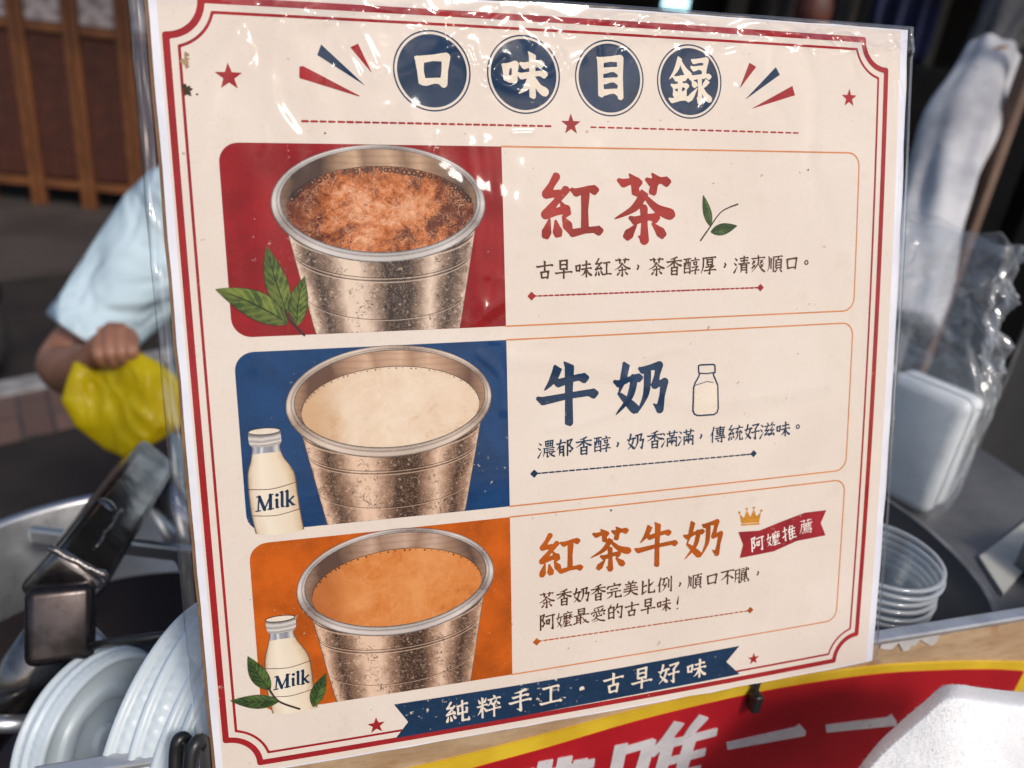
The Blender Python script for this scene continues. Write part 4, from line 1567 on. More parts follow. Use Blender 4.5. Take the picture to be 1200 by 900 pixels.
s1, s2 = fhit(36, 150)[0], fhit(96, 150)[0]
pw = s2 - s1                                               # one screen panel
zp = 0.5 * (fhit(40, 26)[1] + fhit(110, 30)[1])            # bottom of the paper sheets
print('panel width', pw, 'paper bottom z', zp, 'facade dist', r0)
paper_print = NT('printed_paper_sheet')
vv = paper_print.noise(14, 6, 0.7)
paper_print.set(paper_print.mix(paper_print.step(vv, 0.47, 0.56), (0.38, 0.33, 0.34), (0.20, 0.165, 0.17)), 0.7)
descs = ['third brown slatted wooden screen from the left, mostly hidden by the light blue shirt', 'second brown slatted wooden screen, with a patterned paper above its slats']
for k in range(-3, 6):
    x = s1 + pw * k
    nm = {-1: 'brown slatted wooden screen at the left edge of the photo, beside the dark scooter',
          0: 'middle brown slatted wooden screen above the dark gap, left of the blue shirt',
          1: 'brown slatted wooden screen straight above the light blue shirt, beside the sign'}.get(k, 'brown slatted wooden screen out of sight beside the others in the row')
    t = thing('wooden_screen', nm, 'folding screen', 'wooden screens along the far shop front', loc=tuple(r0 + fd * x - np.array([0, 0, r0[2]])))
    t.rotation_euler = (0, 0, math.atan2(fd[1], fd[0]))
    for xx in (0.025, pw - 0.025):
        bm = bmesh.new()
        add_box(bm, (0.042, 0.05, 2.4), Matrix.Translation((xx, 0, 1.2)), 0.004)
        bm_obj('post', bm, wood_frame, t)
    for zz in (Z_RAIL, zp - 0.03, zp + 0.50):
        bm = bmesh.new()
        add_box(bm, (pw - 0.10, 0.035, 0.055), Matrix.Translation((pw / 2, 0, zz)), 0.004)
        bm_obj('rail', bm, wood_frame, t)
    bm = bmesh.new()
    ns = 9
    for q in range(ns):
        add_box(bm, ((pw - 0.1) / ns * 0.84, 0.012, zp - 0.06 - Z_RAIL - 0.06), Matrix.Translation((0.05 + (pw - 0.1) * (q + 0.5) / ns, 0.004, (Z_RAIL + zp - 0.03) / 2)), 0.003, 1)
    add_box(bm, (pw - 0.1, 0.006, zp - 0.06 - Z_RAIL - 0.06), Matrix.Translation((pw / 2, 0.020, (Z_RAIL + zp - 0.03) / 2)))
    bm_obj('slat_panel', bm, wood_slat, t)
    bm = bmesh.new()
    add_box(bm, (pw - 0.11, 0.008, 0.46), Matrix.Translation((pw / 2, 0.0, zp + 0.235)), 0.002)
    bm_obj('paper_sheet', bm, paper_print.m, t)

# dark shop front behind, with the lit window and hanging things seen over the sign
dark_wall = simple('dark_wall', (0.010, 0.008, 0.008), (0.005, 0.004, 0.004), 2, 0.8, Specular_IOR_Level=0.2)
t = thing('shop_front', 'dark shop front behind the stall with one small bright window', 'shop')
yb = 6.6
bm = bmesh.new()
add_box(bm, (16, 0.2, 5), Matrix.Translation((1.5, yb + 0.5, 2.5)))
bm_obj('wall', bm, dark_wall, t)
for px, w, cc in ((860, 0.14, (0.05, 0.042, 0.038)), (560, 0.1, (0.03, 0.025, 0.022)), (1092, 0.16, (0.06, 0.056, 0.055))):
    q = hit(px, 20, (0, yb + 0.3, 0), (0, 1, 0))
    bm = bmesh.new()
    add_box(bm, (w, 0.16, 4), Matrix.Translation((q[0], yb + 0.3, 2.0)), 0.01)
    bm_obj('pillar', bm, simple('pillar_paint', cc, None, 5, 0.6), t)
# unseen ceiling slab added to keep the shop front in shade
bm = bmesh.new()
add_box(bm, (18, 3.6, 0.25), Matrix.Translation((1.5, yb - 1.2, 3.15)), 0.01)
bm_obj('added_ceiling', bm, dark_wall, t)
lit = NT('lit_window')
lit.t.nodes.remove(lit.b)
em = lit.n('Emission')
em.inputs[0].default_value = (0.55, 0.9, 1.0, 1)
em.inputs[1].default_value = 1.6
lit.l(em.outputs[0], lit.out.inputs[0])
w0, w1 = hit(778, -6, (0, yb + 0.38, 0), (0, 1, 0)), hit(806, 13, (0, yb + 0.38, 0), (0, 1, 0))
bm = bmesh.new()
add_box(bm, (w1[0] - w0[0], 0.02, w0[2] - w1[2]), Matrix.Translation(((w0[0] + w1[0]) / 2, yb + 0.385, (w0[2] + w1[2]) / 2)))
bm_obj('window', bm, lit.m, t)


def drape(name, px, py, d, w, h, mat, label, cat, folds=5, amp=0.03, th=0.03, seed=0.0):
    """a hanging piece of cloth, its lower middle at pixel px, py and depth d"""
    o = at(px, py, d)
    bm = bmesh.new()
    nx, nz = 28, 20
    gg = []
    for side in (0, 1):
        rows = []
        for j in range(nz + 1):
            row = []
            for i in range(nx + 1):
                s, z = i / nx - 0.5, j / nz
                yy = amp * math.sin(folds * 2 * math.pi * s + seed + 0.6 * math.sin(3 * z)) * (1.1 - 0.5 * z) + (th if side else 0)
                wob = 0.02 * mnoise.noise(Vector((s * 4, z * 3, seed)))
                row.append(bm.verts.new((s * w * (1 - 0.15 * z) + wob, yy, z * h + 0.03 * h * math.sin(5 * s + seed))))
            rows.append(row)
        gg.append(rows)
    for k, rows in enumerate(gg):
        for j in range(nz):
            for i in range(nx):
                bm.faces.new((rows[j][i], rows[j][i + 1], rows[j + 1][i + 1], rows[j + 1][i]))
    a, b = gg
    for j in range(nz):
        for i in (0, nx):
            bm.faces.new((a[j][i], a[j + 1][i], b[j + 1][i], b[j][i]))
    for i in range(nx):
        for j in (0, nz):
            bm.faces.new((a[j][i], a[j][i + 1], b[j][i + 1], b[j][i]))
    ob = bm_obj(name, bm, mat, None, True)
    ob.location = tuple(o)
    return tag(ob, label, cat)


drape('hanging_jacket', 1042, 78, 3.6, 0.30, 0.9, simple('navy_cloth', (0.012, 0.016, 0.06), (0.006, 0.008, 0.03), 9, 0.9), 'dark blue cloth hanging above the right corner of the sign', 'cloth', 3, 0.04, 0.05)
drape('hanging_curtain', 992, 70, 3.9, 0.20, 1.0, simple('beige_cloth', (0.10, 0.085, 0.075), (0.06, 0.05, 0.045), 9, 0.9), 'greyish beige curtain hanging left of the dark blue cloth', 'curtain', 2, 0.03, 0.04, 1.0)
drape('hanging_curtain', 905, 60, 4.4, 0.22, 1.0, simple('grey_brown_cloth', (0.05, 0.042, 0.04), (0.03, 0.025, 0.024), 9, 0.9), 'grey brown curtain hanging left of the red lantern', 'curtain', 2, 0.03, 0.04, 2.0)
o = at(953, 14, 3.3)
t = thing('paper_lantern', 'dim red brown lantern hanging over the top edge of the sign', 'lantern', loc=tuple(o))
bm = bmesh.new()
add_lathe(bm, [(0.015, -0.10), (0.03, -0.098), (0.06, -0.07), (0.075, -0.03), (0.078, 0.0), (0.075, 0.03), (0.06, 0.07), (0.03, 0.098), (0.015, 0.10)], 24)
bm_obj('shade', bm, simple('lantern_red', (0.10, 0.022, 0.012), (0.05, 0.012, 0.008), 20, 0.6), t, True)
bm = bmesh.new()
add_tube(bm, [(0, 0, 0.10), (0, 0, 0.5)], 0.004, 6)
bm_obj('cord', bm, dark_wall, t)

# ------------------------------------------------------------------ THE CART: counter, rail, panel
PLN = BO - 0.02 * BW[:, 2]
rl, rr = hit(215, 887, PLN, BW[:, 2]), hit(1030, 752, PLN, BW[:, 2])
rd = (rr - rl) / np.linalg.norm(rr - rl)
rdh = np.array([rd[0], rd[1], 0]) / np.hypot(rd[0], rd[1])
rn = np.array([rdh[1], -rdh[0], 0.0])                       # towards the viewer
ZC = 0.5 * (rl[2] + rr[2]) - 0.040                          # counter top height
steel = NT('brushed_steel')
sn = steel.noise(60, 5, 0.6)
steel.set(steel.mix(sn, (0.55, 0.56, 0.58), (0.40, 0.41, 0.43)), steel.math('ADD', steel.math('MULTIPLY', sn, 0.25), 0.18), 0.9)
steel.bump(steel.noise(25, 3), 0.1, 0.004)
dark_steel = NT('dark_polished_steel')
dn = dark_steel.noise(35, 6, 0.65)
dark_steel.set(dark_steel.mix(dark_steel.step(dn, 0.35, 0.7), (0.30, 0.27, 0.26), (0.08, 0.068, 0.066)), dark_steel.math('ADD', dark_steel.math('MULTIPLY', dn, 0.25), 0.06), 0.95)
dark_steel.bump(dark_steel.noise(30, 4, 0.5, None, 0.4), 0.16, 0.004)

cart = thing('drinks_cart', 'street drinks cart with a steel rimmed counter and a worn plywood front panel', 'cart')
bm = bmesh.new()
A_, B_ = rl - rd * 0.05, rr + rd * 0.45
mt = frame(rd, np.cross(np.cross(rd, rn), rd) / np.linalg.norm(np.cross(np.cross(rd, rn), rd)), np.cross(rd, np.cross(np.cross(rd, rn), rd)) / np.linalg.norm(np.cross(rd, rn)), (A_ + B_) / 2)
add_box(bm, (np.linalg.norm(B_ - A_), 0.0068, 0.0030), Matrix.Translation(tuple(-rn * 0.0022 + np.array([0, 0, 0.0002]))) @ mt, 0.0009)
bm_obj('steel_rail', bm, simple('rail_aluminium', (0.62, 0.62, 0.63), (0.50, 0.50, 0.52), 80, 0.35, 0.7), cart)


def plywood():
    t = NT('worn_plywood')
    mp = t.n('Mapping')
    mp.inputs['Rotation'].default_value = (0, 0, 0)
    mp.inputs['Scale'].default_value = (1, 1, 4)
    t.l(t.coord(), mp.inputs[0])
    n1, n2 = t.noise(22, 6, 0.65, mp.outputs[0]), t.noise(110, 5, 0.7, mp.outputs[0])
    c = t.mix(t.step(n1, 0.3, 0.7), (0.50, 0.355, 0.22), (0.36, 0.225, 0.12))
    c = t.mix(t.math('MULTIPLY', t.step(n2, 0.5, 0.75), 0.5), c, (0.20, 0.11, 0.055))
    c = t.mix(t.math('MULTIPLY', t.step(t.noise(45, 3), 0.60, 0.70), 0.55), c, (0.30, 0.12, 0.04))
    t.set(c, 0.75)
    t.bump(n2, 0.25, 0.0008)
    return t.m


# the front panel hangs plumb just behind the rail's front edge
Q0 = rl - np.array([0, 0, 0.0020]) - rn * 0.001


def pan(s, z, out=0.0):
    """point on the panel: s metres along the rail from rl, z metres below the rail"""
    return rl + rd * s - np.array([0, 0, 0.0018 + z]) + rn * (out - 0.0005)


def ph(px, py, out=0.0):
    q = hit(px, py, rl + rn * (out - 0.0005), rn)
    s = float((q - rl) @ rdh) / float(rd @ rdh)
    return s, float((rl + rd * s)[2] - 0.0018 - q[2])


bm = bmesh.new()
mtp = frame(rd, -rn, np.cross(rd, -rn), (0, 0, 0))
v = [bm.verts.new(tuple(pan(s, z, o))) for o in (0, -0.0045) for s, z in ((0.004, 0.0), (0.62, 0.0), (0.62, 0.35), (0.004, 0.35))]
for f in ((0, 1, 2, 3), (7, 6, 5, 4), (0, 4, 5, 1), (1, 5, 6, 2), (2, 6, 7, 3), (3, 7, 4, 0)):
    bm.faces.new([v[k] for k in f])
bm_obj('plywood_panel', bm, plywood(), cart)


def relief(name, polys, mat, out, th, parent, h=0.0006):
    """polygons or sdfs in panel coordinates (s, z) raised from the panel"""
    acc = ([], [])
    for fn, bb in polys:
        march(fn, bb, h, acc, 1.0)
    V_, F_ = acc
    # thickness: rim faces along border edges
    cnt = {}
    for f in F_:
        for k in range(len(f)):
            e = (f[k], f[(k + 1) % len(f)])
            cnt[e] = cnt.get(e, 0) + 1
    n = len(V_)
    vs = [pan(s, z, out + th) for s, z in V_] + [pan(s, z, out) for s, z in V_]
    fs = [f[::-1] for f in F_]
    for (a, b) in cnt:
        if (b, a) not in cnt:
            fs.append((a, b, b + n, a + n))
    return mesh_obj(name, vs, fs, mat, parent)


# torn white paint left along the top edge of the plywood
torn = []
rnd = random.Random(5)
x = 1030
tp = []
while x < 1128:
    f = (x - 1030) / 98
    tp.append(ph(x, 752 - 0.19 * (x - 1030) + rnd.uniform(5, 17) * (0.55 + 0.5 * math.sin(3.1 * f)) * (0.4 if f > 0.75 else 1)))
    x += rnd.uniform(3, 8)
tp = [(tp[0][0], 0.0003)] + tp + [(tp[-1][0] + 0.002, 0.0003)]
relief('torn_paint', [(sd_poly(tp), bbox_of(tp, 0.001))], simple('chipped_white_paint', (0.62, 0.60, 0.60), (0.50, 0.48, 0.47), 60, 0.7), 0.0, 0.0006, cart, 0.0005)

# counter top (right of the pot) and its far edge, legs
ctop = NT('counter_steel')
cn = ctop.noise(14, 5, 0.6)
ctop.set(ctop.mix(ctop.step(cn, 0.35, 0.7), (0.17, 0.17, 0.175), (0.105, 0.105, 0.11)), ctop.math('ADD', ctop.math('MULTIPLY', cn, 0.2), 0.33), 0.35)
bm = bmesh.new()
c0, c1 = rl + rdh * 0.02, rl + rdh * 0.62
back = 0.32
pts = [c0 - rn * 0.012, c1 - rn * 0.012, c1 - rn * back, c0 - rn * back]
top = [bm.verts.new((p[0], p[1], ZC)) for p in pts]
bot = [bm.verts.new((p[0], p[1], ZC - 0.02)) for p in pts]
bm.faces.new(top)
bm.faces.new(bot[::-1])
for k in range(4):
    bm.faces.new((top[k], top[(k + 1) % 4], bot[(k + 1) % 4], bot[k]))
bm_obj('counter_top', bm, ctop.m, cart)
bm = bmesh.new()
e0, e1 = c0 - rn * (back - 0.008), c1 - rn * (back - 0.008)
for z0 in (ZC + 0.004,):
    add_box(bm, (0.60, 0.016, 0.008), frame(rdh, -rn, (0, 0, 1), ((e0 + e1) / 2)[:2].tolist() + [z0]), 0.002)
bm_obj('counter_edge', bm, steel.m, cart)
for s, k in ((0.04, 0.03), (0.60, 0.03), (0.04, 0.30), (0.60, 0.30)):
    p = rl + rdh * s - rn * k
    bm = bmesh.new()
    hh = ZC - 0.02
    add_box(bm, (0.03, 0.03, hh), Matrix.Translation((p[0], p[1], hh / 2)), 0.003)
    bm_obj('leg', bm, dark_steel.m, cart)

# ------------------------------------------------------------------ the red sign board on the panel
red_paint = NT('red_sign_paint')
rn1, rn2 = red_paint.noise(30, 5, 0.6), red_paint.noise(420, 3, 0.7)
rc = red_paint.mix(red_paint.step(rn1, 0.3, 0.7), (0.44, 0.010, 0.018), (0.36, 0.006, 0.014))
rc = red_paint.mix(red_paint.math('MULTIPLY', red_paint.step(rn2, 0.68, 0.76), 0.7), rc, (0.16, 0.02, 0.02))
red_paint.set(rc, 0.45)
yellow_paint = simple('yellow_sign_paint', (0.72, 0.50, 0.03), (0.62, 0.40, 0.02), 40, 0.5)
white_sign = NT('white_sign_lettering')
wn1, wn2 = white_sign.noise(60, 6, 0.65), white_sign.noise(260, 3, 0.7)
wc = white_sign.mix(white_sign.step(wn1, 0.3, 0.7), (0.66, 0.63, 0.64), (0.52, 0.49, 0.51))
wc = white_sign.mix(white_sign.math('MULTIPLY', white_sign.step(wn2, 0.66, 0.74), 0.8), wc, (0.22, 0.05, 0.05))
white_sign.set(wc, 0.55)
red_sign = thing('red_sign', 'red sign with arched yellow border and bold white characters on the plywood panel', 'sign')
yl = [(-10, 1080), (120, 1000), (250, 955), (370, 925), (490, 897), (560, 880), (640, 859), (760, 827), (900, 797), (1020, 780), (1100, 775), (1160, 774), (1212, 775)]
rlw = [(-10, 1100), (120, 1020), (250, 975), (370, 944), (490, 916), (560, 895), (640, 873), (760, 838), (900, 806), (1020, 788), (1100, 783), (1160, 782), (1197, 784)]
ytop = [tuple(p) for p in crom([ph(*q) for q in yl], 6)]
rtop = [tuple(p) for p in crom([ph(*q) for q in rlw], 6)]
BOT = 0.20
yp = ytop + [(ytop[-1][0], BOT), (ytop[0][0], BOT)]
rp = rtop + [(rtop[-1][0], BOT - 0.004), (rtop[0][0] + 0.004, BOT - 0.004)]
relief('yellow_border', [(sd_poly(yp), bbox_of(yp, 0.002))], yellow_paint, 0.0, 0.0012, red_sign, 0.0012)
relief('red_field', [(sd_poly(rp), bbox_of(rp, 0.002))], red_paint.m, 0.0012, 0.0005, red_sign, 0.0012)


def poly_panel(pts, ox=0, oy=0, sc=1.0):
    q = [ph(ox + x / sc, oy + y / sc) for x, y in pts]
    return sd_poly(q), bbox_of(q, 0.002)


def seg_panel(segs, w):
    out = []
    for s in segs:
        pass
    return out


OUT = 0.0017
# the long strokes of the character for one, twice
for pts in ([(645, 735), (838, 692), (850, 683), (868, 703), (866, 716), (648, 755)], [(923, 686), (1095, 665), (1108, 655), (1122, 676), (1122, 688), (925, 707)]):
    relief('sign_character', [poly_panel(pts, 580, 560, 2.4)], white_sign.m, OUT, 0.0004, red_sign, 0.0004)
# three more bold characters, cut by the frame: water + farming, only, year
gsz = ph(725, 985)[1] - ph(770, 850)[1]
cx, cz = ph(768, 925)


def block_char(ch, cpx, cpy, sx, sz, w):
    c = ph(cpx, cpy)

    def tfm(q):
        return np.array([c[0] + (q[0] - 50) / 100 * sx, c[1] + (q[1] - 50) / 100 * sz])
    fns, allp = [], []
    for kind, pts, r in glyph_strokes(ch):
        q, ws = brush(kind, pts, w, 'block')
        q = [tfm(p) for p in q]
        allp += q
        for i in range(len(q) - 1):
            a, b = q[i], q[i + 1]
            dd = (b - a) / max(1e-9, np.linalg.norm(b - a))
            nn = np.array([-dd[1], dd[0]])
            wa = (ws[i] if hasattr(ws, '__len__') else ws) * sx / 200
            wb = (ws[i + 1] if hasattr(ws, '__len__') else ws) * sx / 200
            e0, e1 = a - dd * wa * 0.5, b + dd * wb * 0.5
            fns.append(sd_poly([e0 + nn * wa, e1 + nn * wb, e1 - nn * wb, e0 - nn * wa]))
    relief('sign_character', [(union(fns), bbox_of(allp, 0.006))], white_sign.m, OUT, 0.0004, red_sign, 0.0005)


GL['濃b'] = 'd8,10 24,22;d2,38 18,48;t4,96 22,62;v40,6 40,44;v84,6 84,44;h34,14 94,10;h40,28 86,26;h40,43 86,42;v54,0 54,42;v70,0 70,42;h34,54 96,52;p38,54 36,76 28,98;h46,66 88,64;h46,78 98,76;v56,78 56,96;n68,78 80,88 98,98'
GL['唯b'] = 'v4,14 6,84;h4,20 34,16;v32,16 30,84;h6,78 32,76;p56,0 48,16 38,30;v52,18 52,100;p80,-2 74,8 70,18;h50,22 98,18;h52,44 92,41;h52,64 92,62;h50,92 100,89;v74,18 74,92'
GL['年b'] = 'p34,0 24,16 6,32;h22,16 92,12;h24,42 86,38;v26,40 26,64;h2,68 98,64;v58,14 58,104'
gs = abs(ph(830, 880)[0] - ph(715, 900)[0])
block_char('唯b', 771, 896, gs * 1.0, gs * 1.08, 13)
block_char('濃b', 622, 944, gs * 1.12, gs * 1.15, 12.5)
block_char('年b', 1128, 850, gs * 1.0, gs * 1.02, 11)

# black clip under the sign
s_, z_ = ph(878, 812)
bm = bmesh.new()
pc = pan(s_, z_, 0.0050)
add_box(bm, (0.0046, 0.006, 0.0100), frame(rdh, -rn, (0, 0, 1), pc), 0.0012, 3)
add_box(bm, (0.0030, 0.003, 0.012), frame(rdh, -rn, (0, 0, 1), pc - rn * 0.0025 + np.array([0, 0, 0.004])), 0.0008, 2)
o = bm_obj('sign_clip', bm, simple('black_plastic', (0.012, 0.012, 0.013), (0.02, 0.02, 0.02), 60, 0.4), None, True)
tag(o, 'small black plastic clip below the menu board against the red sign', 'clip')

# ------------------------------------------------------------------ the pot and the steel frame on the left
POT_Z, POT_R = 1.15, 0.15
POT_C = np.array([-0.209, 0.3515])
pot = thing('steel_pot', 'large round stainless steel pot with a pale rim, dark inside, behind the cup lids', 'pot', loc=(POT_C[0], POT_C[1], 0.72))
h = POT_Z - 0.72
bm = bmesh.new()
add_lathe(bm, [(0.001, 0.006), (POT_R - 0.01, 0.006), (POT_R - 0.004, 0.012), (POT_R - 0.002, h - 0.002), (POT_R + 0.001, h), (POT_R + 0.004, h + 0.001),
               (POT_R + 0.006, h - 0.002), (POT_R + 0.004, h - 0.006), (POT_R, h - 0.006), (POT_R, 0.012), (POT_R - 0.008, 0), (0.001, 0)], 72)
bm_obj('pot_body', bm, steel.m, pot, True)
bm = bmesh.new()
add_lathe(bm, [(0.001, h - 0.075), (0.05, h - 0.0752), (POT_R - 0.004, h - 0.075)], 64)
tea_m = simple('dark_tea', (0.02, 0.012, 0.010), (0.03, 0.018, 0.014), 12, 0.15)
bm_obj('tea_surface', bm, tea_m, pot, True)

shelf = thing('low_table', 'dark steel stand under the large pot', 'stand', loc=(POT_C[0], POT_C[1], 0))
bm = bmesh.new()
add_box(bm, (0.36, 0.32, 0.02), Matrix.Translation((0, 0, 0.71)), 0.003)
bm_obj('top', bm, dark_steel.m, shelf)
for sx in (-1, 1):
    for sy in (-1, 1):
        bm = bmesh.new()
        add_box(bm, (0.03, 0.03, 0.70), Matrix.Translation((0.16 * sx, 0.14 * sy, 0.35)), 0.003)
        bm_obj('leg', bm, dark_steel.m, shelf)

# square tube bracket with a mitred foot
br = thing('steel_bracket', 'dark shiny square steel tube with weld marks slanting over the pot', 'bracket')
L_, U_ = at(73, 690, 0.395), at(172, 546, 0.56)
ax = (U_ - L_) / np.linalg.norm(U_ - L_)
tocam = CAM - (L_ + U_) / 2
side = np.cross(ax, tocam)
side /= np.linalg.norm(side)
upv = np.cross(side, ax)
ln = np.linalg.norm(U_ - L_)
rot = Matrix.Rotation(math.radians(-10), 4, 'Z')
bm = bmesh.new()
m_ = frame(side, upv, ax, (L_ + U_) / 2) @ rot
add_box(bm, (0.031, 0.031, ln), m_, 0.0048, 4)
bm_obj('slanted_tube', bm, dark_steel.m, br, True)
bm = bmesh.new()
foot = at(73, 732, 0.394)
fax = (foot - L_) / np.linalg.norm(foot - L_)
fs = np.cross(fax, tocam)
fs /= np.linalg.norm(fs)
add_box(bm, (0.030, 0.029, np.linalg.norm(foot - L_) * 2.1), frame(-fs, np.cross(fs, fax), -fax, foot + np.array([0, 0, 0.003])), 0.0045, 4)
foot_m = NT('foot_steel')
fn0 = foot_m.noise(55, 5, 0.6)
foot_m.set(foot_m.mix(foot_m.step(fn0, 0.35, 0.7), (0.075, 0.062, 0.062), (0.025, 0.02, 0.02)), foot_m.math('ADD', foot_m.math('MULTIPLY', fn0, 0.3), 0.12), 0.9)
bm_obj('foot', bm, foot_m.m, br, True)
weld = simple('weld_bead', (0.30, 0.28, 0.27), (0.14, 0.13, 0.13), 300, 0.3, 0.9, bump=0.5, bdist=0.001, bscale=400)
bm = bmesh.new()
w0, w1 = L_ - side * 0.016 + upv * 0.0165, L_ + side * 0.016 + upv * 0.0165
add_tube(bm, [w0 + (w1 - w0) * k / 8 + upv * 0.0004 * math.sin(k * 2.1) for k in range(9)], [0.0016 + 0.0006 * math.sin(k * 3) for k in range(9)], 8)
bm_obj('weld', bm, weld, br, True)
bm = bmesh.new()
b0 = L_ + ax * 0.020 + upv * 0.0165 + side * 0.002
add_tube(bm, [b0 + ax * 0.006 * k + side * 0.0006 * math.sin(k * 1.7) for k in range(9)], [0.0007 + 0.0006 * abs(math.sin(k * 1.3)) for k in range(9)], 8)
bm_obj('weld', bm, weld, br, True)
bm = bmesh.new()
b0 = at(118, 601, 0.455)
bmesh.ops.create_icosphere(bm, subdivisions=3, radius=0.0085, matrix=Matrix.Translation(tuple(b0)) @ Matrix.Diagonal((1, 1, 1, 1)))
bm_obj('weld_lump', bm, dark_steel.m, br, True)

fr = thing('cart_frame', 'steel tubes of the cart frame crossing below the slanted bracket', 'frame')
for a, b, r, mm in (((60, 700), (150, 800), 0.0065, steel.m), ((-30, 870), (70, 735), 0.014, dark_steel.m), ((180, 556), (236, 660), 0.014, steel.m)):
    bm = bmesh.new()
    d0 = 0.56 if a[0] > 100 else 0.43
    add_tube(bm, [at(*a, d0), at(*b, d0 - 0.02)], r, 20)
    bm_obj('tube', bm, mm, fr, True)
bm = bmesh.new()
add_box(bm, (0.13, 0.006, 0.012), frame((1, 0, 0), (0, 1, 0), (0, 0, 1), at(150, 640, 0.52)), 0.002)
bm_obj('cross_bar', bm, steel.m, fr)
bm = bmesh.new()
add_tube(bm, [at(-60, 849, 0.40), at(32, 848, 0.40)], 0.0045, 14)
bm_obj('cross_bar', bm, steel.m, fr, True)
bm = bmesh.new()
add_tube(bm, [at(108, 757, 0.385), at(136, 752, 0.375), at(215, 742, 0.375)], 0.0022, 10)
o = bm_obj('wire_rod', bm, simple('black_wire', (0.01, 0.01, 0.011), (0.018, 0.018, 0.018), 80, 0.35), None, True)
tag(o, 'thin black rod running behind the two stacks of cup lids', 'rod')
wire_m = o.data.materials[0]
for i, (pts, lab) in enumerate((([(205, 930, .276), (206, 884, .276), (209, 868, .276), (216, 866, .278), (221, 878, .282), (222, 900, .286)], 'black coated wire hook over the steel rail, just in front of the lids'),
                                ([(222, 930, .270), (224, 888, .270), (229, 872, .271), (236, 868, .274), (241, 880, .277), (243, 905, .28)], 'black coated wire hook half hidden by the lower left corner of the sign'))):
    bm = bmesh.new()
    add_tube(bm, crom([at(*p) for p in pts], 6), 0.0024, 12)
    tag(bm_obj('wire_hook', bm, wire_m, None, True), lab, 'hook', 'black wire hooks on the rail')

# ------------------------------------------------------------------ cup lids
lid_m = NT('translucent_white_plastic')
lid_m.set((0.74, 0.82, 0.865), 0.3, Specular_IOR_Level=0.5)
tl = lid_m.n('BsdfTranslucent')
tl.inputs[0].default_value = (0.80, 0.89, 0.94, 1)
mxl = lid_m.n('MixShader')
mxl.inputs[0].default_value = 0.30
lid_m.l(lid_m.b.outputs[0], mxl.inputs[1])
lid_m.l(tl.outputs[0], mxl.inputs[2])
lid_m.l(mxl.outputs[0], lid_m.out.inputs[0])
PROF = [(50.2, 0.0), (50.9, 0.6), (50.9, 2.0), (50.2, 2.8), (49.4, 3.1), (49.2, 4.2), (49.15, 4.6), (49.1, 6.6), (49.0, 7.0), (48.7, 9.6), (48.2, 10.8), (47.2, 11.4),
        (45.6, 11.3), (44.6, 10.2), (43.8, 6.6), (42.6, 5.8), (33.2, 5.6), (32.4, 6.0), (31.6, 8.0), (30.6, 8.4), (24.6, 8.4), (23.8, 8.0), (23.0, 6.0), (22.0, 5.6), (9.8, 5.5), (9.3, 6.0), (8.8, 8.6), (8.0, 9.1), (4, 9.2), (0.3, 9.2)]


def lid_bump(i, t):
    if i in (6, 7):
        k = (t * 66 / (2 * math.pi)) % 1.0
        return 0.00042 if k < 0.4 else 0.0
    if i in (19, 20):
        k = (t * 8 / (2 * math.pi)) % 1.0
        return -0.0004 if k < 0.5 else 0.0
    return 0.0


bm = bmesh.new()
add_lathe(bm, [(r / 1000, z / 1000) for r, z in PROF[:26]], 264, bump=lid_bump)
lid_me = bpy.data.meshes.new('lid_shell')
bmesh.ops.recalc_face_normals(bm, faces=bm.faces)
bm.to_mesh(lid_me)
bm.free()
lid_me.materials.append(lid_m.m)
lid_me.polygons.foreach_set('use_smooth', [True] * len(lid_me.polygons))
bm = bmesh.new()
add_lathe(bm, [(r / 1000, z / 1000) for r, z in PROF[25:]], 64)
but_me = bpy.data.meshes.new('centre_button')
bm.to_mesh(but_me)
bm.free()
but_me.materials.append(lid_m.m)
but_me.polygons.foreach_set('use_smooth', [True] * len(but_me.polygons))


def lid(pos, axis, label, group, roll, scale):
    z = Vector(axis).normalized()
    x = z.orthogonal().normalized()
    y = z.cross(x)
    o = thing('cup_lid', label, 'cup lid', group)
    m = frame(x, y, z, pos) @ Matrix.Rotation(roll, 4, 'Z') @ Matrix.Scale(scale, 4)
    o.matrix_world = m
    for nm, me in (('shell', lid_me), ('centre_button', but_me)):
        c = bpy.data.objects.new(nm, me)
        COL.objects.link(c)
        c.parent = o
    return o


axA = M @ np.array([0.97, -0.20, 0.10])
axA /= np.linalg.norm(axA)
axB = M @ np.array([0.93, -0.06, 0.30])
axB /= np.linalg.norm(axB)
pA = at(204, 843, 0.337)
names = ['outermost left translucent lid of the tall stack, its rim bulging towards the small stack', 'second translucent lid from the left in the tall stack beside the sign',
         'third translucent lid from the left in the tall stack beside the sign', 'fourth translucent lid from the left in the tall stack, cut by the sign sleeve',
         'fifth translucent lid of the tall stack, mostly behind the sign', 'last lid of the tall stack, hidden behind the sign']
for k in range(6):
    jit = M @ np.array([0.0, 0.0012 * math.sin(k * 2.3), 0.0])
    a_ = axA + M @ np.array([0.0, 0.03 * math.sin(k * 1.9), 0.02 * math.cos(k * 2.2)])
    lid(pA + axA * 0.0084 * k + jit, a_, names[k], 'cup lids in the tall stack', k * 0.9, 1.02)
pB = at(104, 862, 0.395)
lid(pB, axB, 'rear lid of the small pair, only its skirt showing at the left', 'cup lids in the small pair', 0.3, 0.87)
lid(pB + axB * 0.0055, axB, 'translucent lid facing right with concentric rings and a round centre button', 'cup lids in the small pair', 1.1, 0.87)

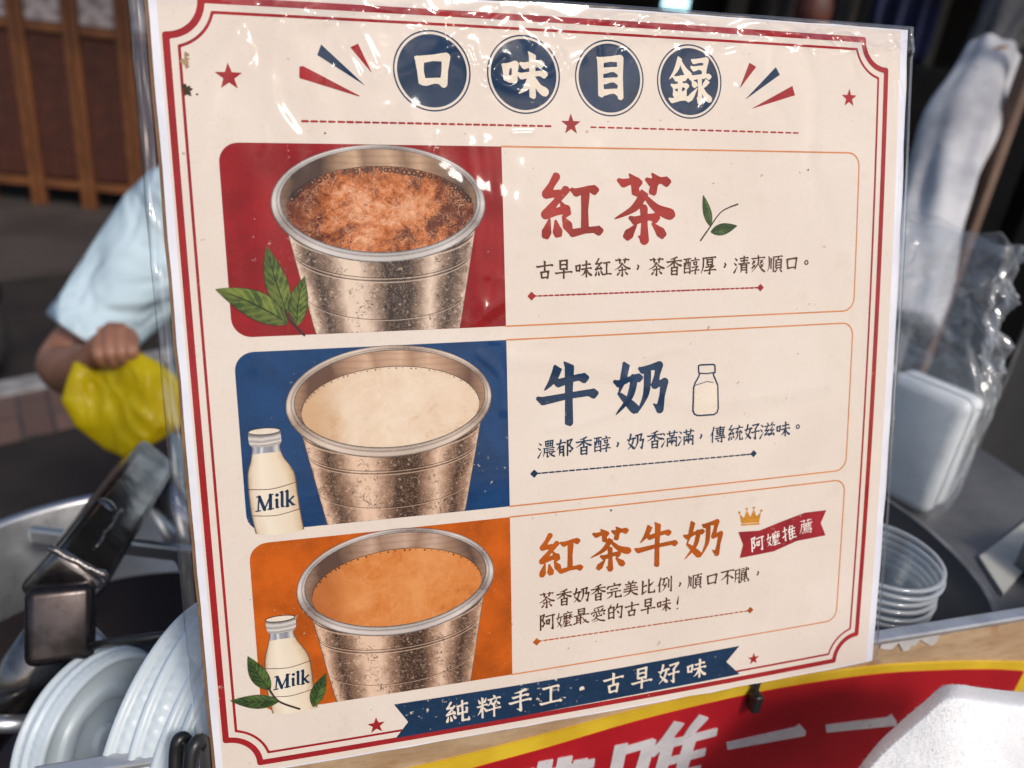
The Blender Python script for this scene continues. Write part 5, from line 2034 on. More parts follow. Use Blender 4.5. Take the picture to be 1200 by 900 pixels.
# ------------------------------------------------------------------ right side of the counter: tray, cups, wrapped pack
pts = np.array([hit(x, y, (0, 0, ZC + 0.012), (0, 0, 1)) for x, y in ((1040, 583), (1100, 628), (1150, 680), (1172, 718))])
PS, PK = (pts - rl) @ rdh, -((pts - rl) @ rn)
best = None
for b_ in np.linspace(0.06, 0.16, 41):
    for k0_ in np.linspace(b_ + 0.016, b_ + 0.03, 5):
        q_ = 1 - ((PK - k0_) / b_) ** 2
        if (q_ < 0).any():
            continue
        w_ = np.sqrt(q_)                                    # s = s0 + a * w
        sol = np.linalg.lstsq(np.c_[np.ones(4), w_], PS, rcond=None)
        e_ = np.abs(np.c_[np.ones(4), w_] @ sol[0] - PS).max()
        if best is None or e_ < best[0]:
            best = (e_, b_, k0_, sol[0][0], sol[0][1])
print('tray fit', best)
TB, TA = best[1], abs(best[4])
tc_ = rl + rdh * best[3] - rn * best[2]
TC, TR = tc_[:2], TA
tray = thing('oval_tray', 'oval black tray with a pale worn rim on the counter', 'tray', loc=(TC[0], TC[1], ZC), rot=(0, 0, math.atan2(rdh[1], rdh[0])))
tray.scale = (1, TB / TA, 1)
bm = bmesh.new()
add_lathe(bm, [(0.001, 0.003), (TR - 0.016, 0.003), (TR - 0.010, 0.005), (TR - 0.003, 0.0115)], 96)
bm_obj('tray_dish', bm, simple('black_tray', (0.010, 0.010, 0.011), (0.016, 0.016, 0.017), 30, 0.5), tray, True)
bm = bmesh.new()
add_lathe(bm, [(TR - 0.003, 0.0115), (TR - 0.0015, 0.0125), (TR, 0.0118), (TR, 0.010), (TR - 0.008, 0.001), (0.001, 0.001)], 96)
bm_obj('tray_rim', bm, simple('tray_edge', (0.30, 0.30, 0.31), (0.14, 0.14, 0.15), 60, 0.4, 0.4), tray, True)

cup_m = film_mat('clear_cup_plastic', (0.97, 0.99, 1.0), 0.04, 0.09, 0.10)
CPROF = [(0.001, 0.000), (24, 0.0), (26, 1.0), (27.2, 4), (31.0, 22), (32.8, 27), (33.2, 27.5), (33.4, 29.5), (34.8, 30.0), (35.8, 30.6), (35.9, 32.0), (35.0, 32.6), (33.8, 32.2)]
bm = bmesh.new()
add_lathe(bm, [(r / 1000, z / 1000) for r, z in CPROF[:9]], 72)
cb = bpy.data.meshes.new('cup_wall')
bmesh.ops.recalc_face_normals(bm, faces=bm.faces)
bm.to_mesh(cb)
bm.free()
bm = bmesh.new()
add_lathe(bm, [(r / 1000, z / 1000) for r, z in CPROF[8:]], 72)
crm = bpy.data.meshes.new('cup_lip')
bmesh.ops.recalc_face_normals(bm, faces=bm.faces)
bm.to_mesh(crm)
bm.free()
lip_m = film_mat('clear_cup_lip', (0.95, 0.98, 1.0), 0.03, 0.55, 0.2)
for me, mm in ((cb, cup_m), (crm, lip_m)):
    me.materials.append(mm)
    me.polygons.foreach_set('use_smooth', [True] * len(me.polygons))
ctop_p = hit(1035, 647, rl - rn * 0.052, rn)
CR = 70.0 * float((M.T @ (ctop_p - CAM))[2] * -1) / F / 0.0359
CH = ctop_p[2] - ZC - 0.0045
NCUP = 6
CST = (CH - 0.0326 * CR) / (NCUP - 1)
print('cups', CH, CR, CST)
ords = ['lowest', 'second lowest', 'third lowest', 'fourth lowest', 'second highest', 'topmost']
for k in range(NCUP):
    o = thing('plastic_cup', ords[k] + ' clear plastic cup of the nested stack on the black tray', 'plastic cup', 'clear plastic cups nested in a stack', loc=(ctop_p[0] + 0.0004 * math.sin(k * 2), ctop_p[1], ZC + 0.0045 + CST * k))
    o.scale = (CR, CR, CR)
    o.rotation_euler = (0.012 * math.sin(k * 1.7), 0.012 * math.cos(k * 2.3), k * 0.7)
    for nm, me in (('cup_wall', cb), ('cup_lip', crm)):
        c = bpy.data.objects.new(nm, me)
        COL.objects.link(c)
        c.parent = o

# wrapped pack
e0 = hit(1084, 610, (0, 0, ZC), (0, 0, 1))
ca_, sa_ = math.cos(math.radians(22)), math.sin(math.radians(22))
dr = np.array([rdh[0] * ca_ - rdh[1] * sa_, rdh[0] * sa_ + rdh[1] * ca_, 0.0])
dl = np.array([-dr[1], dr[0], 0.0])


def height_at(p, py):
    lo, hi = 0.0, 0.6
    for _ in range(40):
        mid = (lo + hi) / 2
        c = M.T @ (np.array([p[0], p[1], ZC + mid]) - CAM)
        y = 450 - F * c[1] / -c[2]
        if y > py:
            lo = mid
        else:
            hi = mid
    return lo


HB = height_at(e0, 474)
WR, WL = 0.05, 0.13
for w_ in np.linspace(0.02, 0.12, 101):
    c_ = M.T @ (e0 + dr * w_ + np.array([0, 0, HB]) - CAM)
    if 600 + F * c_[0] / -c_[2] < 1164:
        WR = float(w_)
print('pack', HB, WR, 'tray', TC, TR)
pack = thing('wrapped_pack', 'block of white paper goods wrapped in a clear plastic bag behind the black tray', 'pack', loc=(e0[0], e0[1], ZC))
pm = frame(dr, dl, (0, 0, 1), (0, 0, 0))
wh = NT('white_wrapped_paper')
wv = wh.n('TexWave', wave_type='BANDS', bands_direction='Z')
wv.inputs['Scale'].default_value = 60
wv.inputs['Distortion'].default_value = 1.5
wh.l(wh.coord(), wv.inputs['Vector'])
wcol = wh.mix(wh.math('MULTIPLY', wv.outputs['Fac'], 0.25), (0.86, 0.88, 0.88), (0.74, 0.78, 0.80))
wcol = wh.mix(wh.math('MULTIPLY', wh.step(wh.noise(30, 4), 0.5, 0.75), 0.4), wcol, (0.80, 0.82, 0.82))
wh.set(wcol, 0.4)
wh.b.inputs['Specular IOR Level'].default_value = 0.5
wh.bump(wh.noise(28, 4), 0.4, 0.004)
for x0, x1, y0, y1, hh in ((0.0, 0.48, 0.0, 0.46, 1.0), (0.52, 1.0, 0.0, 0.46, 0.985), (0.0, 0.48, 0.5, 1.0, 0.97), (0.52, 1.0, 0.5, 1.0, 0.99)):
    bm = bmesh.new()
    add_box(bm, (WR * (x1 - x0), WL * (y1 - y0), HB * hh), pm @ Matrix.Translation((WR * (x0 + x1) / 2, WL * (y0 + y1) / 2, HB * hh / 2 + 0.0004)), 0.009, 4)
    for v_ in bm.verts:
        v_.co += Vector((mnoise.noise(v_.co * 40), mnoise.noise(v_.co * 40 + Vector((5, 0, 0))), 0)) * 0.0012
    bm_obj('paper_block', bm, wh.m, pack, True)
# bag film
bm = bmesh.new()
nn = 120
rings = []
lev = [(0.0, 1.06, 0.0), (0.3, 1.09, 0.0022), (0.6, 1.09, 0.0026), (0.9, 1.09, 0.0026), (1.02, 1.10, 0.003), (1.14, 1.0, 0.004), (1.26, 0.92, 0.006), (1.40, 0.80, 0.008), (1.55, 0.66, 0.009), (1.70, 0.58, 0.009), (1.85, 0.60, 0.008), (2.0, 0.66, 0.006), (2.12, 0.70, 0.004)]
lev = [tuple(q) for q in crom(lev, 7)]
for li, (zf, sc_, am) in enumerate(lev):
    ring = []
    for k in range(nn):
        t = 2 * math.pi * k / nn
        c, s_ = math.cos(t), math.sin(t)
        pwr = 6 if zf < 1.1 else max(2.2, 6 - 7 * (zf - 1.1))
        r = (abs(c) ** pwr + abs(s_) ** pwr) ** (-1 / pwr)
        x, y = WR / 2 + c * r * (WR / 2 * sc_ + 0.0015), WL / 2 + s_ * r * (WL / 2 * (0.5 + 0.5 * sc_) + 0.0015)
        nz_ = mnoise.noise(Vector((c * 2.2, s_ * 2.2, zf * 2.6))) + 0.6 * mnoise.noise(Vector((c * 6, s_ * 6, zf * 6)))
        dsp = am * 1.5 * nz_
        fl = (0.35 - abs(mnoise.noise(Vector((c * 3 + 9, s_ * 3, zf * 3.4))))) * am * 1.5 + (0.3 - abs(mnoise.noise(Vector((c * 7 + 2, s_ * 7, zf * 9))))) * am * 0.8
        z = HB * zf + (am * 1.6 * mnoise.noise(Vector((c * 3, s_ * 3, 4 + zf))) if zf > 1 else 0)
        v3 = pm @ Vector((x + c * (dsp + fl), y + s_ * (dsp + fl), z + (0.002 if zf <= 0 else 0)))
        ring.append(bm.verts.new(v3))
    rings.append(ring)
for r0, r1 in zip(rings, rings[1:]):
    for k in range(nn):
        bm.faces.new((r0[k], r0[(k + 1) % nn], r1[(k + 1) % nn], r1[k]))
o = bm_obj('plastic_bag', bm, film_mat('bag_film', (0.98, 0.99, 1.0), 0.05, 0.13, 0.08), pack, True)
o['label'] = 'clear crumpled plastic bag with its top pulled up'

# pale sheet that imitates a counter reflection, and the grey machine at the right edge
card = [hit(x, y, (0, 0, ZC), (0, 0, 1)) for x, y in ((1146, 656), (1206, 610), (1232, 632), (1174, 700))]  # corners of the sheet that imitates the reflection, no real card
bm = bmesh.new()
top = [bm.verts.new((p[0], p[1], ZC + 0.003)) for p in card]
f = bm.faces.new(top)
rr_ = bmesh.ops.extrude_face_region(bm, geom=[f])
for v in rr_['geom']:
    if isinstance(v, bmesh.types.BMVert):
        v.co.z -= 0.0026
tag(bm_obj('reflection_patch', bm, simple('reflection_patch', (0.50, 0.49, 0.44), (0.42, 0.41, 0.37), 30, 0.6)), 'pale grey sheet imitating a reflection on the counter right of the tray', 'card')
mp_ = hit(1252, 690, (0, 0, ZC), (0, 0, 1))
mach = thing('sealing_machine', 'grey box with a black rounded opening at the right edge of the photo', 'machine', loc=tuple(mp_))
mach.rotation_euler = (0, 0, math.atan2(rdh[1], rdh[0]))
bm = bmesh.new()
add_box(bm, (0.07, 0.05, 0.035), Matrix.Translation((0.012, 0, 0.0176)), 0.004, 3)
bm_obj('case', bm, simple('grey_case', (0.17, 0.17, 0.175), (0.13, 0.13, 0.135), 40, 0.45), mach, True)
bm = bmesh.new()
add_box(bm, (0.05, 0.022, 0.006), Matrix.Translation((0.012, 0.012, 0.0362)), 0.0028, 3)
bm_obj('black_panel', bm, wire_m, mach, True)

# ------------------------------------------------------------------ dark things and the furled umbrella on the right
black_lacquer = simple('black_lacquer', (0.003, 0.003, 0.0035), (0.006, 0.006, 0.0065), 6, 0.9, Specular_IOR_Level=0.03)
cl, crr = at(1062, 100, 1.75), at(1420, 100, 2.2)
cab = thing('black_cabinet', 'tall black cabinet standing behind the white wrapped umbrella', 'cabinet')
cd = crr - cl
cd[2] = 0
cw = np.linalg.norm(cd)
cd /= cw
cn_ = np.array([-cd[1], cd[0], 0])
ctop_z = at(1075, 76, 1.75)[2]
mid = (cl + cd * cw / 2 + cn_ * 0.25)
bm = bmesh.new()
add_box(bm, (cw, 0.5, ctop_z - 0.06), frame(cd, cn_, (0, 0, 1), (mid[0], mid[1], 0.06 + (ctop_z - 0.06) / 2)), 0.012, 3)
bm_obj('cabinet_body', bm, black_lacquer, cab)
bm = bmesh.new()
add_box(bm, (cw - 0.04, 0.44, 0.06), frame(cd, cn_, (0, 0, 1), (mid[0], mid[1], 0.03)))
bm_obj('plinth', bm, black_lacquer, cab)
for k in (0.25, 0.75):
    p = cl + cd * cw * k - cn_ * 0.008
    bm = bmesh.new()
    add_box(bm, (cw / 2 - 0.03, 0.014, ctop_z - 0.2), frame(cd, cn_, (0, 0, 1), (p[0], p[1], ctop_z / 2 + 0.02)), 0.005, 2)
    bm_obj('door', bm, black_lacquer, cab)

grey_trim = simple('grey_trim', (0.16, 0.16, 0.165), (0.10, 0.10, 0.105), 40, 0.45)
o = at(1196, 300, 1.12)
part_ = thing('dark_partition', 'near black upright panel with a grey edge strip at the right edge of the photo', 'panel', loc=(o[0], o[1], 0), rot=(0, 0, 0.35))
bm = bmesh.new()
add_box(bm, (0.085, 0.03, 1.85), Matrix.Translation((0.0, 0, 0.925)), 0.004)
bm_obj('panel', bm, black_lacquer, part_)
bm = bmesh.new()
add_box(bm, (0.006, 0.036, 1.85), Matrix.Translation((0.0455, 0, 0.925)), 0.002)
bm_obj('edge_strip', bm, grey_trim, part_)
bm = bmesh.new()
add_box(bm, (0.16, 0.02, 1.6), Matrix.Translation((0.1295, 0.01, 0.80)), 0.003)
bm_obj('side_panel', bm, simple('smoked_panel', (0.03, 0.03, 0.032), (0.045, 0.045, 0.047), 4, 0.3), part_)

o = at(1150, 230, 1.02)
pole = thing('wooden_post', 'thin brown wooden post right beside the white wrapped umbrella', 'post', loc=(o[0], o[1], 0), rot=(0, 0, 0.3))
bm = bmesh.new()
add_box(bm, (0.013, 0.020, 1.9), Matrix.Translation((0, 0, 0.95)), 0.002)
bm_obj('shaft', bm, simple('brown_post_wood', (0.17, 0.105, 0.075), (0.12, 0.07, 0.05), 15, 0.6), pole)
bm = bmesh.new()
add_box(bm, (0.06, 0.06, 0.01), Matrix.Translation((0, 0, 0.0055)), 0.002)
bm_obj('foot_plate', bm, grey_trim, pole)

umb = thing('furled_umbrella', 'furled umbrella in stained white cloth with a dark grey top, behind the wrapped pack', 'umbrella')
cw_m = NT('stained_white_cloth')
n1, n2 = cw_m.noise(9, 4, 0.5), cw_m.noise(17, 4, 0.6)
c_ = cw_m.mix(cw_m.step(n1, 0.42, 0.68), (0.50, 0.50, 0.52), (0.27, 0.27, 0.30))
c_ = cw_m.mix(cw_m.math('MULTIPLY', cw_m.step(n2, 0.62, 0.72), 0.6), c_, (0.20, 0.13, 0.10))
cw_m.set(c_, 0.8)
cw_m.bump(cw_m.noise(18, 4), 0.4, 0.01)
dk_m = simple('dark_grey_cloth', (0.055, 0.055, 0.062), (0.03, 0.03, 0.034), 20, 0.85, bump=0.5, bdist=0.006, bscale=60)


def furl(name, path, rad, mat, parent, seed, nf=7):
    bm = bmesh.new()
    P3 = crom([np.array(p) for p in path], 8)
    R3 = np.interp(np.linspace(0, 1, len(P3)), np.linspace(0, 1, len(rad)), rad)
    rings = []
    for i, (p, r) in enumerate(zip(P3, R3)):
        d = Vector(P3[min(i + 1, len(P3) - 1)] - P3[max(i - 1, 0)]).normalized()
        a = Vector((1, 0, 0))
        a = (a - d * a.dot(d)).normalized()
        b = d.cross(a)
        ring = []
        for k in range(56):
            t = 2 * math.pi * k / 56
            q = r * (1 + 0.05 * math.sin(nf * t + 0.10 * i + seed) + 0.30 * mnoise.noise(Vector((math.cos(t) * 1.8 + seed, math.sin(t) * 1.4, i * 0.11))))
            ring.append(bm.verts.new(Vector(p) + (a * math.cos(t) + b * math.sin(t)) * q))
        rings.append(ring)
    for r0, r1 in zip(rings, rings[1:]):
        for k in range(56):
            bm.faces.new((r0[k], r0[(k + 1) % 56], r1[(k + 1) % 56], r1[k]))
    bm.faces.new(rings[0][::-1])
    bm.faces.new(rings[-1])
    return bm_obj(name, bm, mat, parent, True)


furl('white_cover', [at(1058, 380, 0.92), at(1078, 300, 0.94), at(1100, 215, 0.97), at(1130, 135, 1.0), at(1160, 66, 1.03)], [0.038, 0.042, 0.044, 0.041, 0.033], cw_m.m, umb, 0.4)
furl('grey_canopy', [at(1150, 84, 1.022), at(1170, 40, 1.04), at(1205, -20, 1.06), at(1245, -90, 1.09)], [0.024, 0.036, 0.046, 0.040], dk_m, umb, 2.1)
bm = bmesh.new()
pts = [at(1155, 66, 1.022), at(1172, 58, 1.018), at(1183, 60, 1.022)]
add_tube(bm, [np.array(p) - ray(1170, 60) * 0.028 for p in crom(pts, 4)], 0.0045, 8)
bm_obj('strap', bm, simple('rust_strap', (0.22, 0.09, 0.025), (0.12, 0.05, 0.02), 60, 0.7), umb, True)
bm = bmesh.new()
lo_ = at(1058, 380, 0.92)
fl_ = lo_ + (lo_ - at(1130, 135, 1.0)) * (lo_[2] / (at(1130, 135, 1.0)[2] - lo_[2]))
fl_[2] = 0.012
add_tube(bm, [lo_, fl_], 0.011, 12)
bm_obj('pole', bm, grey_trim, umb, True)

# ------------------------------------------------------------------ the white towel in front of the red sign
bm = bmesh.new()
curve = crom([(978, 950), (1003, 905), (1028, 872), (1055, 846), (1082, 823), (1102, 806), (1120, 802), (1150, 806), (1185, 810), (1230, 814), (1275, 822)], 22)
n = len(curve)
rows = []
NJ = 130
for j in range(NJ + 1):
    t = j / NJ                                              # 0 back lower edge .. front lower edge
    ring = []
    for i, (px, py) in enumerate(curve):
        if t < 0.2:
            k = t / 0.2
            dpt, dy = 0.340 - 0.006 * math.sin(math.pi * k * 0.5), 60 * (1 - k)
        else:
            k = (t - 0.2) / 0.8
            dpt, dy = 0.334 - 0.040 * math.sin(math.pi * 0.5 * min(1, k * 5.0)) - 0.008 * k, -3 * math.sin(math.pi * min(1, k * 3)) + 260 * k ** 1.5
        x0, y0 = px, py + dy
        p = at(x0, y0, dpt)
        w = 0.0022 * mnoise.noise(Vector(p) * 26) + 0.0007 * mnoise.noise(Vector(p) * 75) + 0.00010 * mnoise.noise(Vector(p) * 700) + 0.00008 * mnoise.noise(Vector(p) * 1500)
        w += 0.0014 * math.sin(px * 0.035 + dy * 0.012)
        ring.append(bm.verts.new(p - ray(x0, y0) * w))
    rows.append(ring)
for r0, r1 in zip(rows, rows[1:]):
    for i in range(n - 1):
        bm.faces.new((r0[i], r0[i + 1], r1[i + 1], r1[i]))
loop = [r[0] for r in rows]
bm.faces.new([r[0] for r in rows][::-1])
bm.faces.new([r[-1] for r in rows])
bm.faces.new(rows[0] + rows[-1][::-1])
tow = NT('white_terry')
tn = tow.noise(900, 3, 0.7)
tow.set(tow.mix(tow.step(tow.noise(70, 4), 0.3, 0.7), (0.88, 0.875, 0.87), (0.80, 0.795, 0.80)), 0.95, Sheen_Weight=0.4)
tow.bump(tn, 0.2, 0.001)
towel = tag(bm_obj('white_towel', bm, tow.m, None, True), 'soft white terry towel bunched in front of the right end of the red sign', 'towel')
rnd = random.Random(3)
fv, ff = [], []
vts = towel.data.vertices
for _ in range(9000):
    v_ = vts[rnd.randrange(len(vts))]
    nrm_ = v_.normal
    tg = nrm_.orthogonal().normalized()
    tg.rotate(Matrix.Rotation(rnd.uniform(0, 6.28), 3, nrm_))
    p = v_.co + tg * rnd.uniform(-0.0006, 0.0006)
    d_ = (nrm_ * rnd.uniform(0.25, 1.0) + tg * rnd.uniform(0.2, 1.1) + Vector((0, 0, -0.25))).normalized() * rnd.uniform(0.0004, 0.0012)
    sd = d_.cross(nrm_).normalized() * 0.00007
    k = len(fv)
    fv += [p - sd, p + sd, p + d_ * 0.6 + sd * 0.7, p + d_, p + d_ * 0.6 - sd * 0.7]
    ff.append((k, k + 1, k + 2, k + 3, k + 4))
fz = mesh_obj('fibre', fv, ff, tow.m, towel)
fz['kind'] = 'stuff'

# ------------------------------------------------------------------ the person with the yellow bag


def skin_mesh(name, joints, edges, mat, parent=None, root=0, sub=2):
    """joints: [(xyz, radius)]"""
    me = bpy.data.meshes.new(name + '_skeleton')
    me.from_pydata([tuple(map(float, p)) for p, r in joints], edges, [])
    ob = bpy.data.objects.new(name + '_skeleton', me)
    COL.objects.link(ob)
    md = ob.modifiers.new('skin', 'SKIN')
    md.use_smooth_shade = True
    md.branch_smoothing = 0.6
    for i, (p, r) in enumerate(joints):
        rr2 = r if hasattr(r, '__len__') else (r, r)
        me.skin_vertices[0].data[i].radius = rr2
        me.skin_vertices[0].data[i].use_root = i == root
    s = ob.modifiers.new('sub', 'SUBSURF')
    s.levels = s.render_levels = sub
    dg = bpy.context.evaluated_depsgraph_get()
    out = bpy.data.meshes.new_from_object(ob.evaluated_get(dg))
    out.name = name
    bpy.data.objects.remove(ob)
    bpy.data.meshes.remove(me)
    out.materials.clear()
    return link(name, out, mat, parent, True)


skin_m = NT('skin')
sk = skin_m.noise(30, 4, 0.6)
skin_m.set(skin_m.mix(skin_m.step(sk, 0.3, 0.7), (0.31, 0.145, 0.088), (0.22, 0.095, 0.056)), 0.5, Subsurface_Weight=0.08)
skin_m.b.inputs['Subsurface Radius'].default_value = (0.02, 0.008, 0.004)
shirt_m = NT('light_blue_cotton')
sh = shirt_m.noise(8, 4)
shirt_m.set(shirt_m.mix(shirt_m.step(sh, 0.3, 0.7), (0.50, 0.62, 0.68), (0.46, 0.58, 0.65)), 0.85)
shirt_m.bump(shirt_m.noise(6, 3, 0.45, None, 1.0), 1.0, 0.08)
navy_m = simple('navy_trousers', (0.015, 0.02, 0.06), (0.01, 0.013, 0.04), 12, 0.85)

sR, eR, wR = at(236, 240, 1.13), at(70, 432, 1.06), at(108, 428, 0.925)
sL = sR + np.array([0.37, 0.02, 0.0])
mid = (sR + sL) / 2
nk = mid + np.array([0, 0.01, 0.075])
eL, wL = at(345, 480, 1.03), at(222, 492, 0.90)
up_ = np.array([0, 0, 1.0])
vw = np.array([0, 1.0, 0])
hip = mid + np.array([0.0, 0.05, -0.50])
LEG = hip[2] - 0.02


def fingers(J, E, w, palm_c, kn, tips, base_r):
    """J joints so far, w index of the wrist; knuckle, bend and tip points per finger"""
    J.append((palm_c, base_r))
    pc = len(J) - 1
    E.append((w, pc))
    for (a, b, c_, r) in kn:
        J.append((a, r * 1.1))
        J.append((b, r))
        J.append((c_, r * 0.8))
        k = len(J) - 3
        E.extend([(pc, k), (k, k + 1), (k + 1, k + 2)])
    return J, E


J = [(hip, 0.13), (mid + np.array([0, 0.04, -0.28]), 0.125), (mid + np.array([0, 0.03, -0.08]), 0.115), (nk, 0.058), (nk + np.array([0, -0.005, 0.07]), 0.054),
     (nk + np.array([0, -0.012, 0.135]), 0.078), (nk + np.array([0, -0.005, 0.205]), 0.088), (nk + np.array([0, 0.005, 0.265]), 0.062),
     (sR, 0.055), (0.5 * (sR + eR), 0.045), (eR, 0.038), (0.5 * (eR + wR) + np.array([0, 0, -0.006]), 0.035), (wR, 0.025),
     (sL, 0.055), (0.5 * (sL + eL), 0.045), (eL, 0.038), (0.5 * (eL + wL), 0.034), (wL, 0.025),
     (hip + np.array([-0.10, 0, -0.08]), 0.095), (hip + np.array([-0.11, -0.01, -0.45]), 0.060), (hip + np.array([-0.11, 0.02, -LEG + 0.08]), 0.038), (hip + np.array([-0.115, -0.13, -LEG + 0.035]), 0.032),
     (hip + np.array([0.10, 0, -0.08]), 0.095), (hip + np.array([0.11, -0.01, -0.45]), 0.060), (hip + np.array([0.11, 0.02, -LEG + 0.08]), 0.038), (hip + np.array([0.115, -0.13, -LEG + 0.035]), 0.032),
     (nk + np.array([0, -0.125, 0.165]), 0.012), (nk + np.array([-0.088, 0.01, 0.17]), 0.014), (nk + np.array([0.088, 0.01, 0.17]), 0.014)]
Ed = [(0, 1), (1, 2), (2, 3), (3, 4), (4, 5), (5, 6), (6, 7), (2, 8), (8, 9), (9, 10), (10, 11), (11, 12), (2, 13), (13, 14), (14, 15), (15, 16), (16, 17),
      (0, 18), (18, 19), (19, 20), (20, 21), (0, 22), (22, 23), (23, 24), (24, 25), (5, 26), (6, 27), (6, 28)]
# right hand: knuckles up, fingers curled over the gathered mouth of the bag
D_ = 0.868
kn = []
for kx, ky, bx, by, tx, ty, r in ((119, 390, 116, 416, 126, 428, 0.0092), (131, 384, 130, 414, 138, 430, 0.0098), (142, 385, 143, 413, 149, 428, 0.0096), (152, 390, 154, 412, 158, 424, 0.0084)):
    kn.append((at(kx, ky, D_), at(bx, by, D_ - 0.028), at(tx, ty, D_ - 0.008), r))
kn.append((at(122, 414, D_ + 0.012), at(146, 404, D_ + 0.022), at(160, 396, D_ + 0.010), 0.0098))
J, Ed = fingers(J, Ed, 12, at(122, 405, D_ + 0.022), kn, None, 0.024)
D2 = 0.872
kn = []
for kx, ky, bx, by, tx, ty, r in ((196, 470, 182, 470, 172, 474, 0.0088), (198, 478, 182, 480, 170, 484, 0.0092), (200, 487, 184, 489, 172, 491, 0.009), (203, 495, 190, 498, 180, 499, 0.008)):
    kn.append((at(kx, ky, D2), at(bx, by, D2 - 0.012), at(tx, ty, D2 + 0.004), r))
kn.append((at(206, 470, D2 + 0.02), at(196, 462, D2 + 0.03), at(184, 462, D2 + 0.028), 0.0094))
J, Ed = fingers(J, Ed, 17, at(210, 484, D2 + 0.018), kn, None, 0.024)
person = thing('person', 'person in a light blue short sleeved shirt holding a yellow plastic bag', 'person')
body = skin_mesh('body', J, Ed, skin_m.m, person, 0, 2)
# shirt: lofted torso and sleeves
bm = bmesh.new()


def loft(rings_, n=40, cap=False, wob=0.006, seed=0.0):
    """rings_: (centre, x axis, y axis, rx, ry)"""
    rr = []
    for j, (c, xa, ya, rx, ry) in enumerate(rings_):
        ring = []
        for k in range(n):
            t = 2 * math.pi * k / n
            f = 1 + wob * 6 * mnoise.noise(Vector((math.cos(t) * 2 + seed, math.sin(t) * 2, j * 0.45)))
            ring.append(bm.verts.new(Vector(c) + Vector(xa) * (rx * f * math.copysign(abs(math.cos(t)) ** 0.85, math.cos(t))) + Vector(ya) * (ry * f * math.copysign(abs(math.sin(t)) ** 0.85, math.sin(t)))))
        rr.append(ring)
    for a, b in zip(rr, rr[1:]):
        for k in range(n):
            bm.faces.new((a[k], a[(k + 1) % n], b[(k + 1) % n], b[k]))
    if cap:
        bm.faces.new(rr[-1])


X_, Y_ = (1, 0.05, 0), (-0.05, 1, 0)
base_t = mid + np.array([0, 0.03, 0])
prof = [(-0.60, 0.262, 0.160), (-0.56, 0.262, 0.160), (-0.46, 0.262, 0.156), (-0.36, 0.260, 0.152), (-0.25, 0.255, 0.148), (-0.14, 0.235, 0.140), (-0.05, 0.208, 0.125), (0.0, 0.205, 0.112), (0.03, 0.190, 0.098), (0.052, 0.15, 0.085), (0.066, 0.105, 0.076), (0.074, 0.080, 0.072), (0.080, 0.070, 0.068)]
loft([(base_t + np.array([0, 0, z]), X_, Y_, rx, ry) for z, rx, ry in prof], 96, False, 0.010)
for S_, E_, sd in ((sR, eR, 1.0), (sL, eL, 5.0)):
    ax_ = (E_ - S_) / np.linalg.norm(E_ - S_)
    ya = np.cross(ax_, (0, 1, 0))
    ya /= np.linalg.norm(ya)
    xa = np.cross(ya, ax_)
    L0 = np.linalg.norm(E_ - S_)
    loft([(S_ + ax_ * L0 * k - np.array([0, 0, o_]), xa, ya, r, r2) for k, r, r2, o_ in ((-0.30, 0.055, 0.045, 0.02), (-0.14, 0.082, 0.068, 0.012), (0.02, 0.090, 0.080, 0.006), (0.2, 0.088, 0.078, 0.0), (0.4, 0.080, 0.070, 0), (0.6, 0.072, 0.061, 0), (0.76, 0.066, 0.055, 0), (0.775, 0.068, 0.057, 0), (0.83, 0.067, 0.056, 0), (0.835, 0.060, 0.050, 0), (0.80, 0.050, 0.044, 0))], 40, True, 0.008, sd)
bm_obj('shirt', bm, shirt_m.m, person, True)
tj = [(hip + np.array([0, 0, 0.03]), 0.155), (hip + np.array([-0.10, 0, -0.10]), 0.108), (hip + np.array([-0.11, -0.01, -0.46]), 0.078), (hip + np.array([-0.11, 0.01, -LEG + 0.14]), 0.062),
      (hip + np.array([0.10, 0, -0.10]), 0.108), (hip + np.array([0.11, -0.01, -0.46]), 0.078), (hip + np.array([0.11, 0.01, -LEG + 0.14]), 0.062)]
skin_mesh('trousers', tj, [(0, 1), (1, 2), (2, 3), (0, 4), (4, 5), (5, 6)], navy_m, person)
hc = nk + np.array([0, 0.012, 0.215])
bm = bmesh.new()
bmesh.ops.create_uvsphere(bm, u_segments=32, v_segments=20, radius=0.108, matrix=Matrix.Translation(tuple(hc)) @ Matrix.Diagonal((0.93, 1.06, 1.0, 1)))
for v_ in [v_ for v_ in bm.verts if v_.co.z < hc[2] - 0.03 - 0.4 * (hc[1] + 0.02 - v_.co.y) * -1 - 0.06 * (v_.co.y > hc[1]) or (v_.co.y < hc[1] - 0.055 and v_.co.z < hc[2] + 0.055)]:
    bm.verts.remove(v_)
bm_obj('hair', bm, simple('black_hair', (0.012, 0.010, 0.009), (0.03, 0.026, 0.024), 200, 0.5), person, True)
for sx in (-1, 1):
    bm = bmesh.new()
    bmesh.ops.create_uvsphere(bm, u_segments=16, v_segments=10, radius=0.013, matrix=Matrix.Translation(tuple(nk + np.array([0.034 * sx, -0.084, 0.195]))))
    bm_obj('eye', bm, simple('eye_white', (0.5, 0.48, 0.46), (0.03, 0.02, 0.02), 30, 0.3), person, True)
bm = bmesh.new()
add_tube(bm, [nk + np.array([x, -0.088 + 9 * x * x, 0.115]) for x in (-0.026, -0.013, 0, 0.013, 0.026)], [0.003, 0.006, 0.0065, 0.006, 0.003], 8)
bm_obj('mouth', bm, simple('lips', (0.20, 0.07, 0.06), (0.16, 0.05, 0.045), 60, 0.5), person, True)
